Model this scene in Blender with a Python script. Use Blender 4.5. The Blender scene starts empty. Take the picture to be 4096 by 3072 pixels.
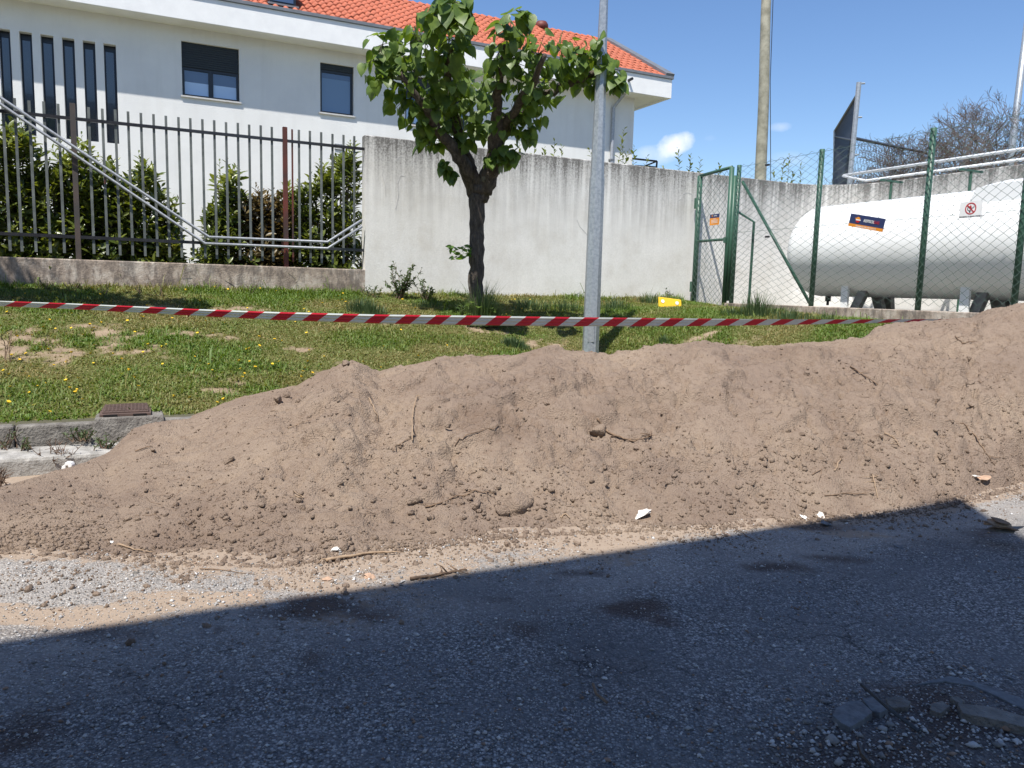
import bpy, bmesh, math, random
import numpy as np
from mathutils import Vector, Matrix
random.seed(7); RNG = np.random.default_rng(11)
C = bpy.context.scene.collection; SC = bpy.context.scene

# ------------------------------------------------------------------ camera, sky, sun, exposure
FPX = 3070.0; CH = 1.6
pit = math.radians(7.0); rol = math.radians(1.5)
FW = np.array([0, math.cos(pit), -math.sin(pit)]); U0 = np.array([0, math.sin(pit), math.cos(pit)]); R0 = np.array([1., 0, 0])
RV = R0*math.cos(rol)+U0*math.sin(rol); UV = -R0*math.sin(rol)+U0*math.cos(rol)
CAM = np.array([0, 0, CH])
cd = bpy.data.cameras.new('camera'); cam = bpy.data.objects.new('camera', cd); C.objects.link(cam); SC.camera = cam
cd.sensor_width = 36; cd.lens = 36*FPX/4096; cd.clip_start = .05; cd.clip_end = 3000
cam.matrix_world = Matrix(((RV[0], UV[0], -FW[0], 0), (RV[1], UV[1], -FW[1], 0), (RV[2], UV[2], -FW[2], CH), (0, 0, 0, 1)))
SUN_AZ = math.radians(21.5); SUN_EL = math.radians(61)       # light travels towards +Y, a little right
sd = bpy.data.lights.new('sun', 'SUN'); sd.energy = 4.6; sd.angle = math.radians(.55); sd.color = (1, .955, .89)
sun = bpy.data.objects.new('sun', sd); C.objects.link(sun)
ld = Vector((math.sin(SUN_AZ)*math.cos(SUN_EL), math.cos(SUN_AZ)*math.cos(SUN_EL), -math.sin(SUN_EL)))
sun.rotation_euler = ld.to_track_quat('-Z', 'Y').to_euler(); sun.location = (0, -10, 30)
wd = bpy.data.worlds.new('World'); SC.world = wd; wd.use_nodes = True; wn = wd.node_tree; wn.nodes.clear()
def WN(t): return wn.nodes.new(t)
wo = WN('ShaderNodeOutputWorld'); bg = WN('ShaderNodeBackground'); sk = WN('ShaderNodeTexSky')
sk.sky_type = 'NISHITA'; sk.sun_disc = False; sk.sun_elevation = SUN_EL; sk.sun_rotation = math.pi+SUN_AZ
sk.air_density = 1.0; sk.dust_density = .35; sk.ozone_density = 2.2; sk.altitude = 100
bg.inputs['Strength'].default_value = .125
SC.view_settings.view_transform = 'Standard'; SC.view_settings.look = 'None'; SC.view_settings.exposure = .62; SC.view_settings.gamma = 1
SC.view_settings.use_curve_mapping = False

# ------------------------------------------------------------------ finding real places from measured sight lines
def ray(x, y): return (x-2048)*RV-(y-1536)*UV+FPX*FW
def at(x, y, Y): d = ray(x, y); return CAM+d*Y/d[1]
def onz(x, y, z): d = ray(x, y); return CAM+d*(z-CH)/d[2]
AL = math.radians(64.1); A3 = np.array([math.sin(AL), math.cos(AL), 0]); N3 = np.array([-A3[1], A3[0], 0]); Z3 = np.array([0, 0, 1.])
def W(s, t, z): return s*A3+t*N3+z*Z3
def ont(x, y, T): d = ray(x, y); q = CAM+d*T/d.dot(N3); return q.dot(A3), q[2]
def onS(x, y, S): d = ray(x, y); q = CAM+d*S/d.dot(A3); return q.dot(N3), q[2]
def proj(P):
    d = np.asarray(P)-CAM; k = FPX/(d@FW); return 2048+(d@RV)*k, 1536-(d@UV)*k

# ------------------------------------------------------------------ numpy noise
_P = RNG.random((512, 512)).astype(np.float32)
def vnoise(x, y):
    xi = np.floor(x).astype(int); yi = np.floor(y).astype(int); fx = x-xi; fy = y-yi
    fx = fx*fx*fx*(fx*(fx*6-15)+10); fy = fy*fy*fy*(fy*(fy*6-15)+10)
    g = lambda a, b: _P[a & 511, b & 511]
    return (g(xi, yi)*(1-fx)+g(xi+1, yi)*fx)*(1-fy)+(g(xi, yi+1)*(1-fx)+g(xi+1, yi+1)*fx)*fy
def fbm(x, y, o=4, g=.5):
    x = np.asarray(x, float); y = np.asarray(y, float)
    r = 0; a = 1; n = 0
    for i in range(o):
        r = r+a*(vnoise(x*2**i+17.3*i, y*2**i+9.1*i)*2-1); n += a; a *= g
    return r/n
def sst(x, a, b): k = np.clip((x-a)/(b-a), 0, 1); return k*k*(3-2*k)

# ------------------------------------------------------------------ materials
def new_mat(name):
    m = bpy.data.materials.new(name); m.use_nodes = True; nt = m.node_tree
    return m, nt, nt.nodes['Principled BSDF']
def nd(nt, t, **kw):
    n = nt.nodes.new(t)
    for k, v in kw.items():
        if k in n.inputs.keys(): n.inputs[k].default_value = v
        else: setattr(n, k, v)
    return n
def lk(nt, a, b): nt.links.new(a, b)
def ramp(nt, src, stops):
    r = nt.nodes.new('ShaderNodeValToRGB'); e = r.color_ramp.elements
    while len(e) < len(stops): e.new(.5)
    for i, (p, c) in enumerate(stops):
        e[i].position = p; e[i].color = (*c, 1) if len(c) == 3 else c
    lk(nt, src, r.inputs[0]); return r.outputs[0]
def pos(nt, scale=(1, 1, 1)):
    g = nt.nodes.new('ShaderNodeNewGeometry')
    if scale == (1, 1, 1): return g.outputs['Position']
    m = nt.nodes.new('ShaderNodeMapping'); m.inputs['Scale'].default_value = scale; lk(nt, g.outputs['Position'], m.inputs[0]); return m.outputs[0]
def noise(nt, sc, det=4, ro=.55, vec=None):
    n = nd(nt, 'ShaderNodeTexNoise', Scale=sc, Detail=det, Roughness=ro); lk(nt, vec if vec else pos(nt), n.inputs['Vector']); return n.outputs['Fac']
def mixc(nt, f, a, b, mode='MIX'):
    m = nt.nodes.new('ShaderNodeMix'); m.data_type = 'RGBA'; m.blend_type = mode
    for s, v in ((m.inputs[0], f), (m.inputs[6], a), (m.inputs[7], b)):
        if isinstance(v, (int, float)): s.default_value = v
        elif isinstance(v, tuple): s.default_value = (*v, 1)
        else: lk(nt, v, s)
    return m.outputs[2]
def math_(nt, op, a, b=0.0, c=None, clamp=False):
    m = nt.nodes.new('ShaderNodeMath'); m.operation = op; m.use_clamp = clamp
    for i, v in enumerate((a, b) if c is None else (a, b, c)):
        if isinstance(v, (int, float)): m.inputs[i].default_value = v
        else: lk(nt, v, m.inputs[i])
    return m.outputs[0]
def bump(nt, b, h, st, d):
    n = nd(nt, 'ShaderNodeBump', Strength=st, Distance=d); lk(nt, h, n.inputs['Height']); lk(nt, n.outputs[0], b.inputs['Normal']); return n
def simple(name, c1, c2=None, sc=6, rough=.7, metal=0, bs=.3, bd=.004, bsc=40, det=4, spec=.5):
    m, nt, b = new_mat(name); b.inputs['Roughness'].default_value = rough; b.inputs['Metallic'].default_value = metal
    b.inputs['Specular IOR Level'].default_value = spec
    c2 = c2 or tuple(x*.8 for x in c1)
    lk(nt, ramp(nt, noise(nt, sc, det, .6), [(.35, c1), (.65, c2)]), b.inputs['Base Color'])
    if bs: bump(nt, b, noise(nt, bsc, 3), bs, bd)
    return m
def attr(nt, n):
    a = nt.nodes.new('ShaderNodeAttribute'); a.attribute_name = n; return a

M = {}
M['stucco'] = simple('white_stucco', (.76, .76, .735), (.71, .71, .69), 1.5, .85, bs=.5, bd=.01, bsc=60, spec=.2)
nt = M['stucco'].node_tree; b = nt.nodes['Principled BSDF']; src = b.inputs['Base Color'].links[0].from_socket
lk(nt, mixc(nt, ramp(nt, noise(nt, 1, 4, .6, pos(nt, (4, 4, .35))), [(.5, (0, 0, 0)), (.75, (.35, .35, .35))]), src, (.62, .61, .58)), b.inputs['Base Color'])
M['fascia'] = simple('white_fascia_paint', (.82, .82, .80), (.76, .76, .745), 3, .8, bs=.3, bd=.006, bsc=50, spec=.2)
M['greycap'] = simple('grey_metal_capping', (.19, .2, .215), (.15, .16, .17), 5, .5, bs=.1, metal=.2)
M['frame'] = simple('anthracite_frame', (.012, .016, .026), (.009, .012, .018), 8, .35, bs=0)
M['shutter'] = simple('shutter_slats', (.012, .018, .019), (.009, .013, .014), 8, .5, bs=0)
M['sill'] = simple('pale_sill_stone', (.55, .54, .52), (.45, .44, .42), 12, .7)
def glass_mat(name, c, r=.04):
    m, nt, b = new_mat(name); b.inputs['Base Color'].default_value = (*c, 1); b.inputs['Roughness'].default_value = r
    b.inputs['Specular IOR Level'].default_value = .9; b.inputs['Coat Weight'].default_value = .6; b.inputs['Coat Roughness'].default_value = .02
    bump(nt, b, noise(nt, 1.3, 2), .08, .02); return m
M['glass'] = glass_mat('window_glass', (.05, .085, .16))
M['slitglass'] = glass_mat('slit_glass', (.02, .03, .045), .12)
M['skyglass'] = glass_mat('sky_reflection_glass', (.42, .56, .75), .25); M['skyglass2'] = glass_mat('dim_sky_reflection_glass', (.10, .17, .28), .15)  # glass colours with the sky's reflection painted in, bright and dim
M['skypanel'] = simple('pale_sky_reflection', (.42, .5, .6), (.36, .44, .54), 3, .6)
m, nt, b = new_mat('terracotta'); M['tile'] = m; b.inputs['Roughness'].default_value = .75
oi = nt.nodes.new('ShaderNodeObjectInfo')
base = ramp(nt, noise(nt, 9, 5, .7), [(.3, (.40, .098, .045)), (.55, (.46, .122, .058)), (.75, (.35, .082, .038))])
wn_ = nd(nt, 'ShaderNodeTexWhiteNoise'); wn_.noise_dimensions = '3D'; ps = pos(nt, (5, 5, 3.1)); fl = nt.nodes.new('ShaderNodeVectorMath'); fl.operation = 'FLOOR'; lk(nt, ps, fl.inputs[0]); lk(nt, fl.outputs[0], wn_.inputs[0])
lk(nt, mixc(nt, math_(nt, 'MULTIPLY', wn_.outputs[0], .35), base, (.27, .085, .05)), b.inputs['Base Color']); bump(nt, b, noise(nt, 70, 3), .3, .003)
# streaked concrete (kept stains, darkest under the top edge)
m, nt, b = new_mat('streaked_concrete'); M['conc'] = m; b.inputs['Roughness'].default_value = .9; b.inputs['Specular IOR Level'].default_value = .15
sx = nt.nodes.new('ShaderNodeSeparateXYZ'); lk(nt, pos(nt), sx.inputs[0])
topd = math_(nt, 'MULTIPLY', math_(nt, 'SUBTRACT', sx.outputs[2], 2.35), .62, clamp=True)
fade = math_(nt, 'POWER', topd, 1.5)
st = noise(nt, 1, 5, .62, pos(nt, (5.5, 5.5, .28))); st2 = noise(nt, 1, 4, .6, pos(nt, (17, 17, .8))); sp = noise(nt, 34, 5, .75); lg = noise(nt, .7, 3)
k = math_(nt, 'ADD', math_(nt, 'MULTIPLY', st, .6), math_(nt, 'MULTIPLY', st2, .4))
k = ramp(nt, math_(nt, 'ADD', k, math_(nt, 'MULTIPLY', math_(nt, 'SUBTRACT', sp, .5), .55)), [(.36, (0, 0, 0)), (.66, (1, 1, 1))])
k = math_(nt, 'MULTIPLY', k, math_(nt, 'ADD', fade, .05), clamp=True)
edge = math_(nt, 'POWER', math_(nt, 'MULTIPLY', math_(nt, 'SUBTRACT', sx.outputs[2], 3.35), 1.6, clamp=True), 2.0)
k = math_(nt, 'ADD', math_(nt, 'MULTIPLY', k, 1.15), math_(nt, 'MULTIPLY', edge, math_(nt, 'MULTIPLY', sp, .75)), clamp=True)
cb = ramp(nt, noise(nt, 2.2, 6, .7), [(.3, (.67, .645, .59)), (.5, (.76, .745, .70)), (.72, (.83, .815, .775))])
cb = mixc(nt, ramp(nt, sp, [(.35, (.35, .35, .35)), (.6, (0, 0, 0))]), cb, (.50, .49, .455))
lk(nt, mixc(nt, k, cb, (.16, .153, .14)), b.inputs['Base Color']); bump(nt, b, noise(nt, 55, 5, .7), .55, .012)
# old mossy low wall
m, nt, b = new_mat('old_plinth_concrete'); M['plinth'] = m; b.inputs['Roughness'].default_value = .95; b.inputs['Specular IOR Level'].default_value = .1
a1 = ramp(nt, noise(nt, 3.5, 6, .7), [(.3, (.17, .135, .11)), (.5, (.40, .33, .27)), (.62, (.55, .49, .42)), (.75, (.32, .26, .215))])
a2 = ramp(nt, noise(nt, 1, 6, .75, pos(nt, (9, 9, 3))), [(.45, (0, 0, 0)), (.6, (1, 1, 1))])
lk(nt, mixc(nt, math_(nt, 'MULTIPLY', a2, .65), a1, (.085, .075, .07)), b.inputs['Base Color']); bump(nt, b, noise(nt, 40, 5, .7), .7, .015)
M['kerb'] = simple('kerb_concrete', (.25, .235, .21), (.12, .11, .10), 9, .95, bs=.9, bd=.02, bsc=45, det=7, spec=.1)
M['gutter'] = simple('bleached_gutter_concrete', (.42, .405, .375), (.24, .23, .21), 9, .95, bs=.8, bd=.015, bsc=35, det=7, spec=.1)
M['lid'] = simple('brown_iron_lid', (.13, .085, .07), (.09, .06, .05), 12, .6, bs=.3)
M['picket'] = simple('weathered_grey_bar', (.15, .165, .155), (.08, .09, .087), 6, .55, bs=.3, bsc=30)
M['rail'] = simple('black_rail', (.018, .018, .022), (.03, .03, .034), 8, .3, bs=.1)
M['rust'] = simple('red_rusty_paint', (.15, .028, .016), (.04, .024, .02), 1.6, .6, bs=.4)
M['brownpost'] = simple('brown_weathered_post', (.085, .06, .05), (.05, .045, .042), 3, .6)
M['galv'] = simple('galvanised_steel', (.40, .43, .45), (.29, .32, .345), 26, .42, metal=.45, bs=.12, bsc=30, det=2)
M['galvrail'] = simple('dull_tube', (.42, .44, .47), (.30, .31, .33), 30, .5, metal=.3, bs=.1)
M['green'] = simple('green_painted_steel', (.045, .115, .075), (.03, .085, .058), 20, .45, bs=.15, bsc=60)
M['wire'] = simple('green_coated_wire', (.10, .155, .125), (.07, .11, .09), 20, .4, bs=0)
M['darkwire'] = simple('dark_net_wire', (.05, .055, .07), (.035, .04, .05), 20, .5, bs=0)
M['tank'] = simple('white_tank_paint', (.84, .85, .84), (.80, .81, .80), 2, .32, bs=.05, bsc=8)
M['tanksteel'] = simple('dark_leg_steel', (.20, .195, .19), (.15, .145, .14), 10, .6)
M['pad'] = simple('pale_concrete_pad', (.24, .23, .20), (.17, .165, .145), 3, .9, bs=.4)
M['black'] = simple('black_plastic', (.012, .012, .013), None, 8, .4, bs=0)
M['yellow'] = simple('yellow_plastic', (.80, .50, .012), (.74, .44, .01), 8, .5, bs=.1)
M['white'] = simple('white_plastic', (.8, .8, .78), (.74, .74, .72), 8, .5, bs=.1)
M['navy'] = simple('navy_print', (.018, .03, .10), (.022, .035, .11), 8, .45, bs=0)
M['orange'] = simple('orange_print', (.80, .28, .015), None, 8, .45, bs=0)
M['red'] = simple('red_print', (.50, .012, .015), None, 8, .45, bs=0)
M['tapered'] = simple('red_tape_film', (.55, .015, .04), (.48, .012, .035), 8, .35, bs=.2, bsc=12)
M['tapewhite'] = simple('white_tape_film', (.62, .66, .64), (.55, .59, .57), 8, .35, bs=.2, bsc=12)
for k_ in ('tapered', 'tapewhite'):
    b = M[k_].node_tree.nodes['Principled BSDF']; b.inputs['Transmission Weight'].default_value = 0
M['stone'] = simple('white_limestone', (.74, .71, .66), (.58, .54, .48), 20, .9, bs=.6, bsc=60)
M['pinkstone'] = simple('ochre_stone', (.50, .33, .22), (.38, .25, .17), 20, .9, bs=.6, bsc=60)
M['greystone'] = simple('asphalt_slab', (.17, .18, .19), (.10, .105, .11), 30, .9, bs=.8, bsc=70, det=6)
M['root'] = simple('dry_root', (.22, .145, .09), (.13, .085, .055), 30, .9, bs=.4)
M['strawroot'] = simple('pale_dry_root', (.36, .26, .17), (.26, .18, .115), 30, .9, bs=.4)
M['polewood'] = simple('weathered_pole_wood', (.36, .345, .27), (.21, .20, .15), 4, .9, bs=.8, bsc=20)
M['deadtwig'] = simple('grey_bare_twig', (.13, .105, .09), (.09, .07, .06), 10, .9, bs=0)
M['weedtwig'] = simple('dead_weed_stem', (.16, .10, .065), (.09, .06, .04), 20, .9, bs=0)
# tree bark with lichen
m, nt, b = new_mat('bark'); M['bark'] = m; b.inputs['Roughness'].default_value = .95
bk = ramp(nt, noise(nt, 1, 6, .7, pos(nt, (26, 26, 7))), [(.3, (.03, .025, .022)), (.55, (.11, .088, .07)), (.75, (.20, .165, .135))])
lk(nt, mixc(nt, ramp(nt, noise(nt, 7, 3), [(.60, (0, 0, 0)), (.68, (.6, .6, .6))]), bk, (.25, .24, .2)), b.inputs['Base Color']); bump(nt, b, noise(nt, 1, 5, .7, pos(nt, (40, 40, 12))), 1, .03)
def leaf_mat(name, c, c2, rough=.38, tr=.35, attrn=None, coat=.25, nsc=3.3):
    m, nt, b = new_mat(name); out = nt.nodes['Material Output']
    w = nd(nt, 'ShaderNodeTexNoise', Scale=nsc, Detail=3.0); lk(nt, pos(nt), w.inputs['Vector'])
    col = ramp(nt, w.outputs['Fac'], [(.32, c), (.5, tuple((p_+q_)/2 for p_, q_ in zip(c, c2))), (.66, c2), (.78, (c2[0]*1.35, c2[1]*1.12, c2[2]))])
    if attrn: col = attr(nt, attrn).outputs['Color']
    lk(nt, col, b.inputs['Base Color']); b.inputs['Roughness'].default_value = rough
    b.inputs['Coat Weight'].default_value = coat; b.inputs['Coat Roughness'].default_value = .3
    bump(nt, b, noise(nt, 60, 2), .25, .004)
    t = nt.nodes.new('ShaderNodeBsdfTranslucent'); hs = nd(nt, 'ShaderNodeHueSaturation', Saturation=1.15, Value=1.5); hs.inputs['Hue'].default_value = .485
    lk(nt, col, hs.inputs['Color']); lk(nt, hs.outputs[0], t.inputs[0])
    mx = nt.nodes.new('ShaderNodeMixShader'); mx.inputs[0].default_value = tr
    lk(nt, b.outputs[0], mx.inputs[1]); lk(nt, t.outputs[0], mx.inputs[2]); lk(nt, mx.outputs[0], out.inputs[0]); return m
M['leaf'] = leaf_mat('linden_leaf', (.060, .115, .022), (.175, .255, .048), .46, .45, coat=.1, nsc=8.0)
M['laurel'] = leaf_mat('laurel_leaf', (.055, .092, .018), (.20, .235, .045), .33, .32, coat=.2)
M['redleaf'] = leaf_mat('young_reddish_leaf', (.09, .075, .03), (.17, .125, .045), .4, .25)
M['sproutleaf'] = leaf_mat('fresh_green_leaf', (.10, .20, .03), (.14, .25, .04), .4, .4)
M['weed'] = leaf_mat('weed_leaf', (.05, .085, .03), (.09, .13, .045), .6, .3, coat=0)
M['grass'] = leaf_mat('grass_blade', (.1, .2, .05), (.1, .2, .05), .6, .3, 'bc', 0)
M['flower'] = simple('dandelion_yellow', (.75, .52, .02), (.70, .42, .02), 30, .7, bs=0)
# soil
def soil_nodes(nt, b, dark=1.0):
    n1 = noise(nt, 1.1, 5, .6); n2 = noise(nt, 22, 6, .72); v = nd(nt, 'ShaderNodeTexVoronoi', Scale=75.0); lk(nt, pos(nt), v.inputs['Vector'])
    c = ramp(nt, n1, [(.3, (.22*dark, .166*dark, .13*dark)), (.5, (.265*dark, .202*dark, .154*dark)), (.7, (.31*dark, .24*dark, .18*dark))])
    c = mixc(nt, ramp(nt, noise(nt, .8, 5, .65), [(.50, (0, 0, 0)), (.68, (.55, .55, .55))]), c, (.175*dark, .125*dark, .094*dark))
    c = mixc(nt, ramp(nt, n2, [(.3, (.7, .7, .7)), (.5, (0, 0, 0))]), c, (.165*dark, .113*dark, .082*dark))
    c = mixc(nt, ramp(nt, noise(nt, 160, 2), [(.66, (0, 0, 0)), (.74, (.6, .6, .6))]), c, (.40*dark, .31*dark, .24*dark))
    return c, n2, v.outputs['Distance']
m, nt, b = new_mat('dry_soil'); M['soil'] = m; b.inputs['Roughness'].default_value = 1; b.inputs['Specular IOR Level'].default_value = .08
c, n2, vd = soil_nodes(nt, b); lk(nt, c, b.inputs['Base Color'])
h = math_(nt, 'ADD', math_(nt, 'MULTIPLY', n2, 1.4), math_(nt, 'MULTIPLY', vd, -.55)); h = math_(nt, 'ADD', h, math_(nt, 'MULTIPLY', noise(nt, 120, 4, .7), .5)); bump(nt, b, h, .9, .018)
# lawn soil
m, nt, b = new_mat('lawn_soil'); M['lawnsoil'] = m; b.inputs['Roughness'].default_value = 1; b.inputs['Specular IOR Level'].default_value = .08
c = ramp(nt, noise(nt, 9, 6, .7), [(.3, (.17, .125, .085)), (.5, (.27, .205, .14)), (.7, (.33, .26, .18))])
g = ramp(nt, noise(nt, 60, 6, .75), [(.35, (.03, .045, .012)), (.5, (.09, .10, .03)), (.65, (.20, .165, .08))])
lk(nt, mixc(nt, ramp(nt, attr(nt, 'bare').outputs['Fac'], [(.25, (0, 0, 0)), (.6, (1, 1, 1))]), g, c), b.inputs['Base Color']); bump(nt, b, noise(nt, 60, 5, .7), .6, .015)
# street
m, nt, b = new_mat('worn_gravelly_asphalt'); M['street'] = m; b.inputs['Roughness'].default_value = .95; b.inputs['Specular IOR Level'].default_value = .12
v1 = nd(nt, 'ShaderNodeTexVoronoi', Scale=85.0); v2 = nd(nt, 'ShaderNodeTexVoronoi', Scale=150.0)
for v in (v1, v2): lk(nt, pos(nt), v.inputs['Vector'])
s1 = nt.nodes.new('ShaderNodeSeparateColor'); lk(nt, v1.outputs['Color'], s1.inputs[0]); s2 = nt.nodes.new('ShaderNodeSeparateColor'); lk(nt, v2.outputs['Color'], s2.inputs[0])
chips = ramp(nt, s1.outputs[0], [(.0, (.06, .06, .065)), (.4, (.15, .15, .152)), (.62, (.27, .265, .26)), (.78, (.52, .51, .49)), (.95, (.75, .73, .70))])
chips2 = ramp(nt, s2.outputs[1], [(.0, (.10, .10, .105)), (.5, (.2, .2, .2)), (.9, (.5, .485, .46))])
ch = mixc(nt, .45, chips, chips2)
ch = mixc(nt, ramp(nt, v1.outputs['Distance'], [(.45, (0, 0, 0)), (.75, (.8, .8, .8))]), ch, (.06, .06, .063))
big = noise(nt, 1.7, 5, .6); ch = mixc(nt, ramp(nt, big, [(.38, (0, 0, 0)), (.62, (.75, .75, .75))]), ch, (.18, .18, .183))
ch = mixc(nt, ramp(nt, noise(nt, 34, 3, .6), [(.60, (0, 0, 0)), (.68, (.75, .75, .75))]), ch, (.055, .055, .058)); ch = mixc(nt, ramp(nt, noise(nt, .45, 4, .6), [(.45, (0, 0, 0)), (.62, (.35, .35, .35))]), ch, (.09, .085, .08))
vc = nd(nt, 'ShaderNodeTexVoronoi', Scale=1.9); vc.feature = 'DISTANCE_TO_EDGE'
wv = nt.nodes.new('ShaderNodeVectorMath'); wv.operation = 'ADD'; nz_ = nd(nt, 'ShaderNodeTexNoise', Scale=6.0, Detail=5.0); lk(nt, pos(nt), nz_.inputs['Vector']); wm_ = nt.nodes.new('ShaderNodeVectorMath'); wm_.operation = 'SCALE'; wm_.inputs['Scale'].default_value = .25
lk(nt, nz_.outputs['Color'], wm_.inputs[0]); lk(nt, pos(nt), wv.inputs[0]); lk(nt, wm_.outputs[0], wv.inputs[1]); lk(nt, wv.outputs[0], vc.inputs['Vector'])
crk = math_(nt, 'MULTIPLY', ramp(nt, vc.outputs['Distance'], [(.0, (1, 1, 1)), (.016, (0, 0, 0))]), ramp(nt, noise(nt, .9, 3), [(.50, (0, 0, 0)), (.62, (.85, .85, .85))])); ch = mixc(nt, crk, ch, (.03, .03, .032))
ad = attr(nt, 'dust'); dn = noise(nt, 5, 6, .7)
dust = math_(nt, 'MULTIPLY', ad.outputs['Fac'], math_(nt, 'ADD', math_(nt, 'MULTIPLY', dn, 1.1), .1), clamp=True)
ch = mixc(nt, dust, ch, mixc(nt, .5, ch, (.60, .53, .45)))
soilc, sn2, svd = soil_nodes(nt, b, 1.0); sandc = mixc(nt, .55, soilc, (.37, .295, .222))
asd = attr(nt, 'sand'); sn = math_(nt, 'ADD', math_(nt, 'MULTIPLY', noise(nt, 16, 6, .75), .6), math_(nt, 'MULTIPLY', noise(nt, 3.2, 5, .65), .4))
sand = ramp(nt, math_(nt, 'ADD', asd.outputs['Fac'], math_(nt, 'MULTIPLY', math_(nt, 'SUBTRACT', sn, .5), 2.3)), [(.42, (0, 0, 0)), (.62, (1, 1, 1))])
cc = mixc(nt, sand, ch, sandc)
adt = attr(nt, 'dirt'); dm = ramp(nt, math_(nt, 'ADD', adt.outputs['Fac'], math_(nt, 'MULTIPLY', math_(nt, 'SUBTRACT', sn, .5), .9)), [(.36, (0, 0, 0)), (.85, (.85, .85, .85))])
cc = mixc(nt, dm, cc, (.085, .06, .05)); lk(nt, cc, b.inputs['Base Color'])
hh = math_(nt, 'SUBTRACT', math_(nt, 'MULTIPLY', s1.outputs[0], .6), math_(nt, 'MULTIPLY', v1.outputs['Distance'], 1.1))
hh = math_(nt, 'MULTIPLY', hh, math_(nt, 'SUBTRACT', 1.0, math_(nt, 'MULTIPLY', sand, .75))); bump(nt, b, math_(nt, 'ADD', hh, math_(nt, 'MULTIPLY', sn, .6)), .8, .012)
m, nt, b = new_mat('gravel_chip'); M['chip'] = m; b.inputs['Roughness'].default_value = .9; b.inputs['Specular IOR Level'].default_value = .15; lk(nt, attr(nt, 'bc').outputs['Color'], b.inputs['Base Color'])
M['ground'] = simple('dusty_ground', (.26, .22, .15), (.12, .14, .06), .8, 1, bs=.4, bsc=12)
M['beige'] = simple('beige_render', (.50, .45, .38), (.45, .40, .34), 1, .9, bs=.3)

# ------------------------------------------------------------------ object helpers
WL = {}
def tag(o, label=None, cat=None, group=None, kind=None):
    if label: o['label'] = label
    if cat: o['category'] = cat
    if group: o['group'] = group
    if kind: o['kind'] = kind
    return o
def empty(name, loc, label=None, cat=None, group=None):
    o = bpy.data.objects.new(name, None); C.objects.link(o); o.location = [float(v) for v in loc]; o.empty_display_size = .1
    WL[o] = np.array(loc, float); return tag(o, label, cat, group)
def mk(name, V, F, mat, parent=None, smooth=False, base=None, data=None):
    V = np.asarray(V, float).reshape(-1, 3)
    if parent is not None: org = WL[parent]; loc = (0, 0, 0)
    else:
        org = np.array(base, float) if base is not None else np.array([(V[:, 0].min()+V[:, 0].max())/2, (V[:, 1].min()+V[:, 1].max())/2, V[:, 2].min()]); loc = org
    me = bpy.data.meshes.new(name)
    Fa = F if isinstance(F, np.ndarray) else None
    Vl = (V-org).astype(np.float32)
    if Fa is not None:
        n = len(Fa); k = Fa.shape[1]; me.vertices.add(len(V)); me.vertices.foreach_set('co', Vl.ravel())
        me.loops.add(n*k); me.loops.foreach_set('vertex_index', Fa.astype(np.int32).ravel())
        me.polygons.add(n); me.polygons.foreach_set('loop_start', np.arange(0, n*k, k, dtype=np.int32)); me.polygons.foreach_set('loop_total', np.full(n, k, np.int32))
        me.update(calc_edges=True)
    else: me.from_pydata(Vl.tolist(), [], [list(f) for f in F]); me.update()
    mats = mat if isinstance(mat, list) else [mat]
    for m in mats: me.materials.append(m)
    if smooth: me.polygons.foreach_set('use_smooth', [True]*len(me.polygons))
    if data:
        for an, arr in data.items():
            if arr.ndim == 1: a = me.attributes.new(an, 'FLOAT', 'POINT'); a.data.foreach_set('value', arr.astype(np.float32))
            else: a = me.attributes.new(an, 'FLOAT_COLOR', 'POINT'); a.data.foreach_set('color', np.c_[arr, np.ones(len(arr))].astype(np.float32).ravel())
    o = bpy.data.objects.new(name, me); C.objects.link(o); o.location = [float(v) for v in loc]
    if parent is not None: o.parent = parent
    WL[o] = org; return o
def nrm(v): v = np.asarray(v, float); return v/(np.linalg.norm(v)+1e-12)
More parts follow.
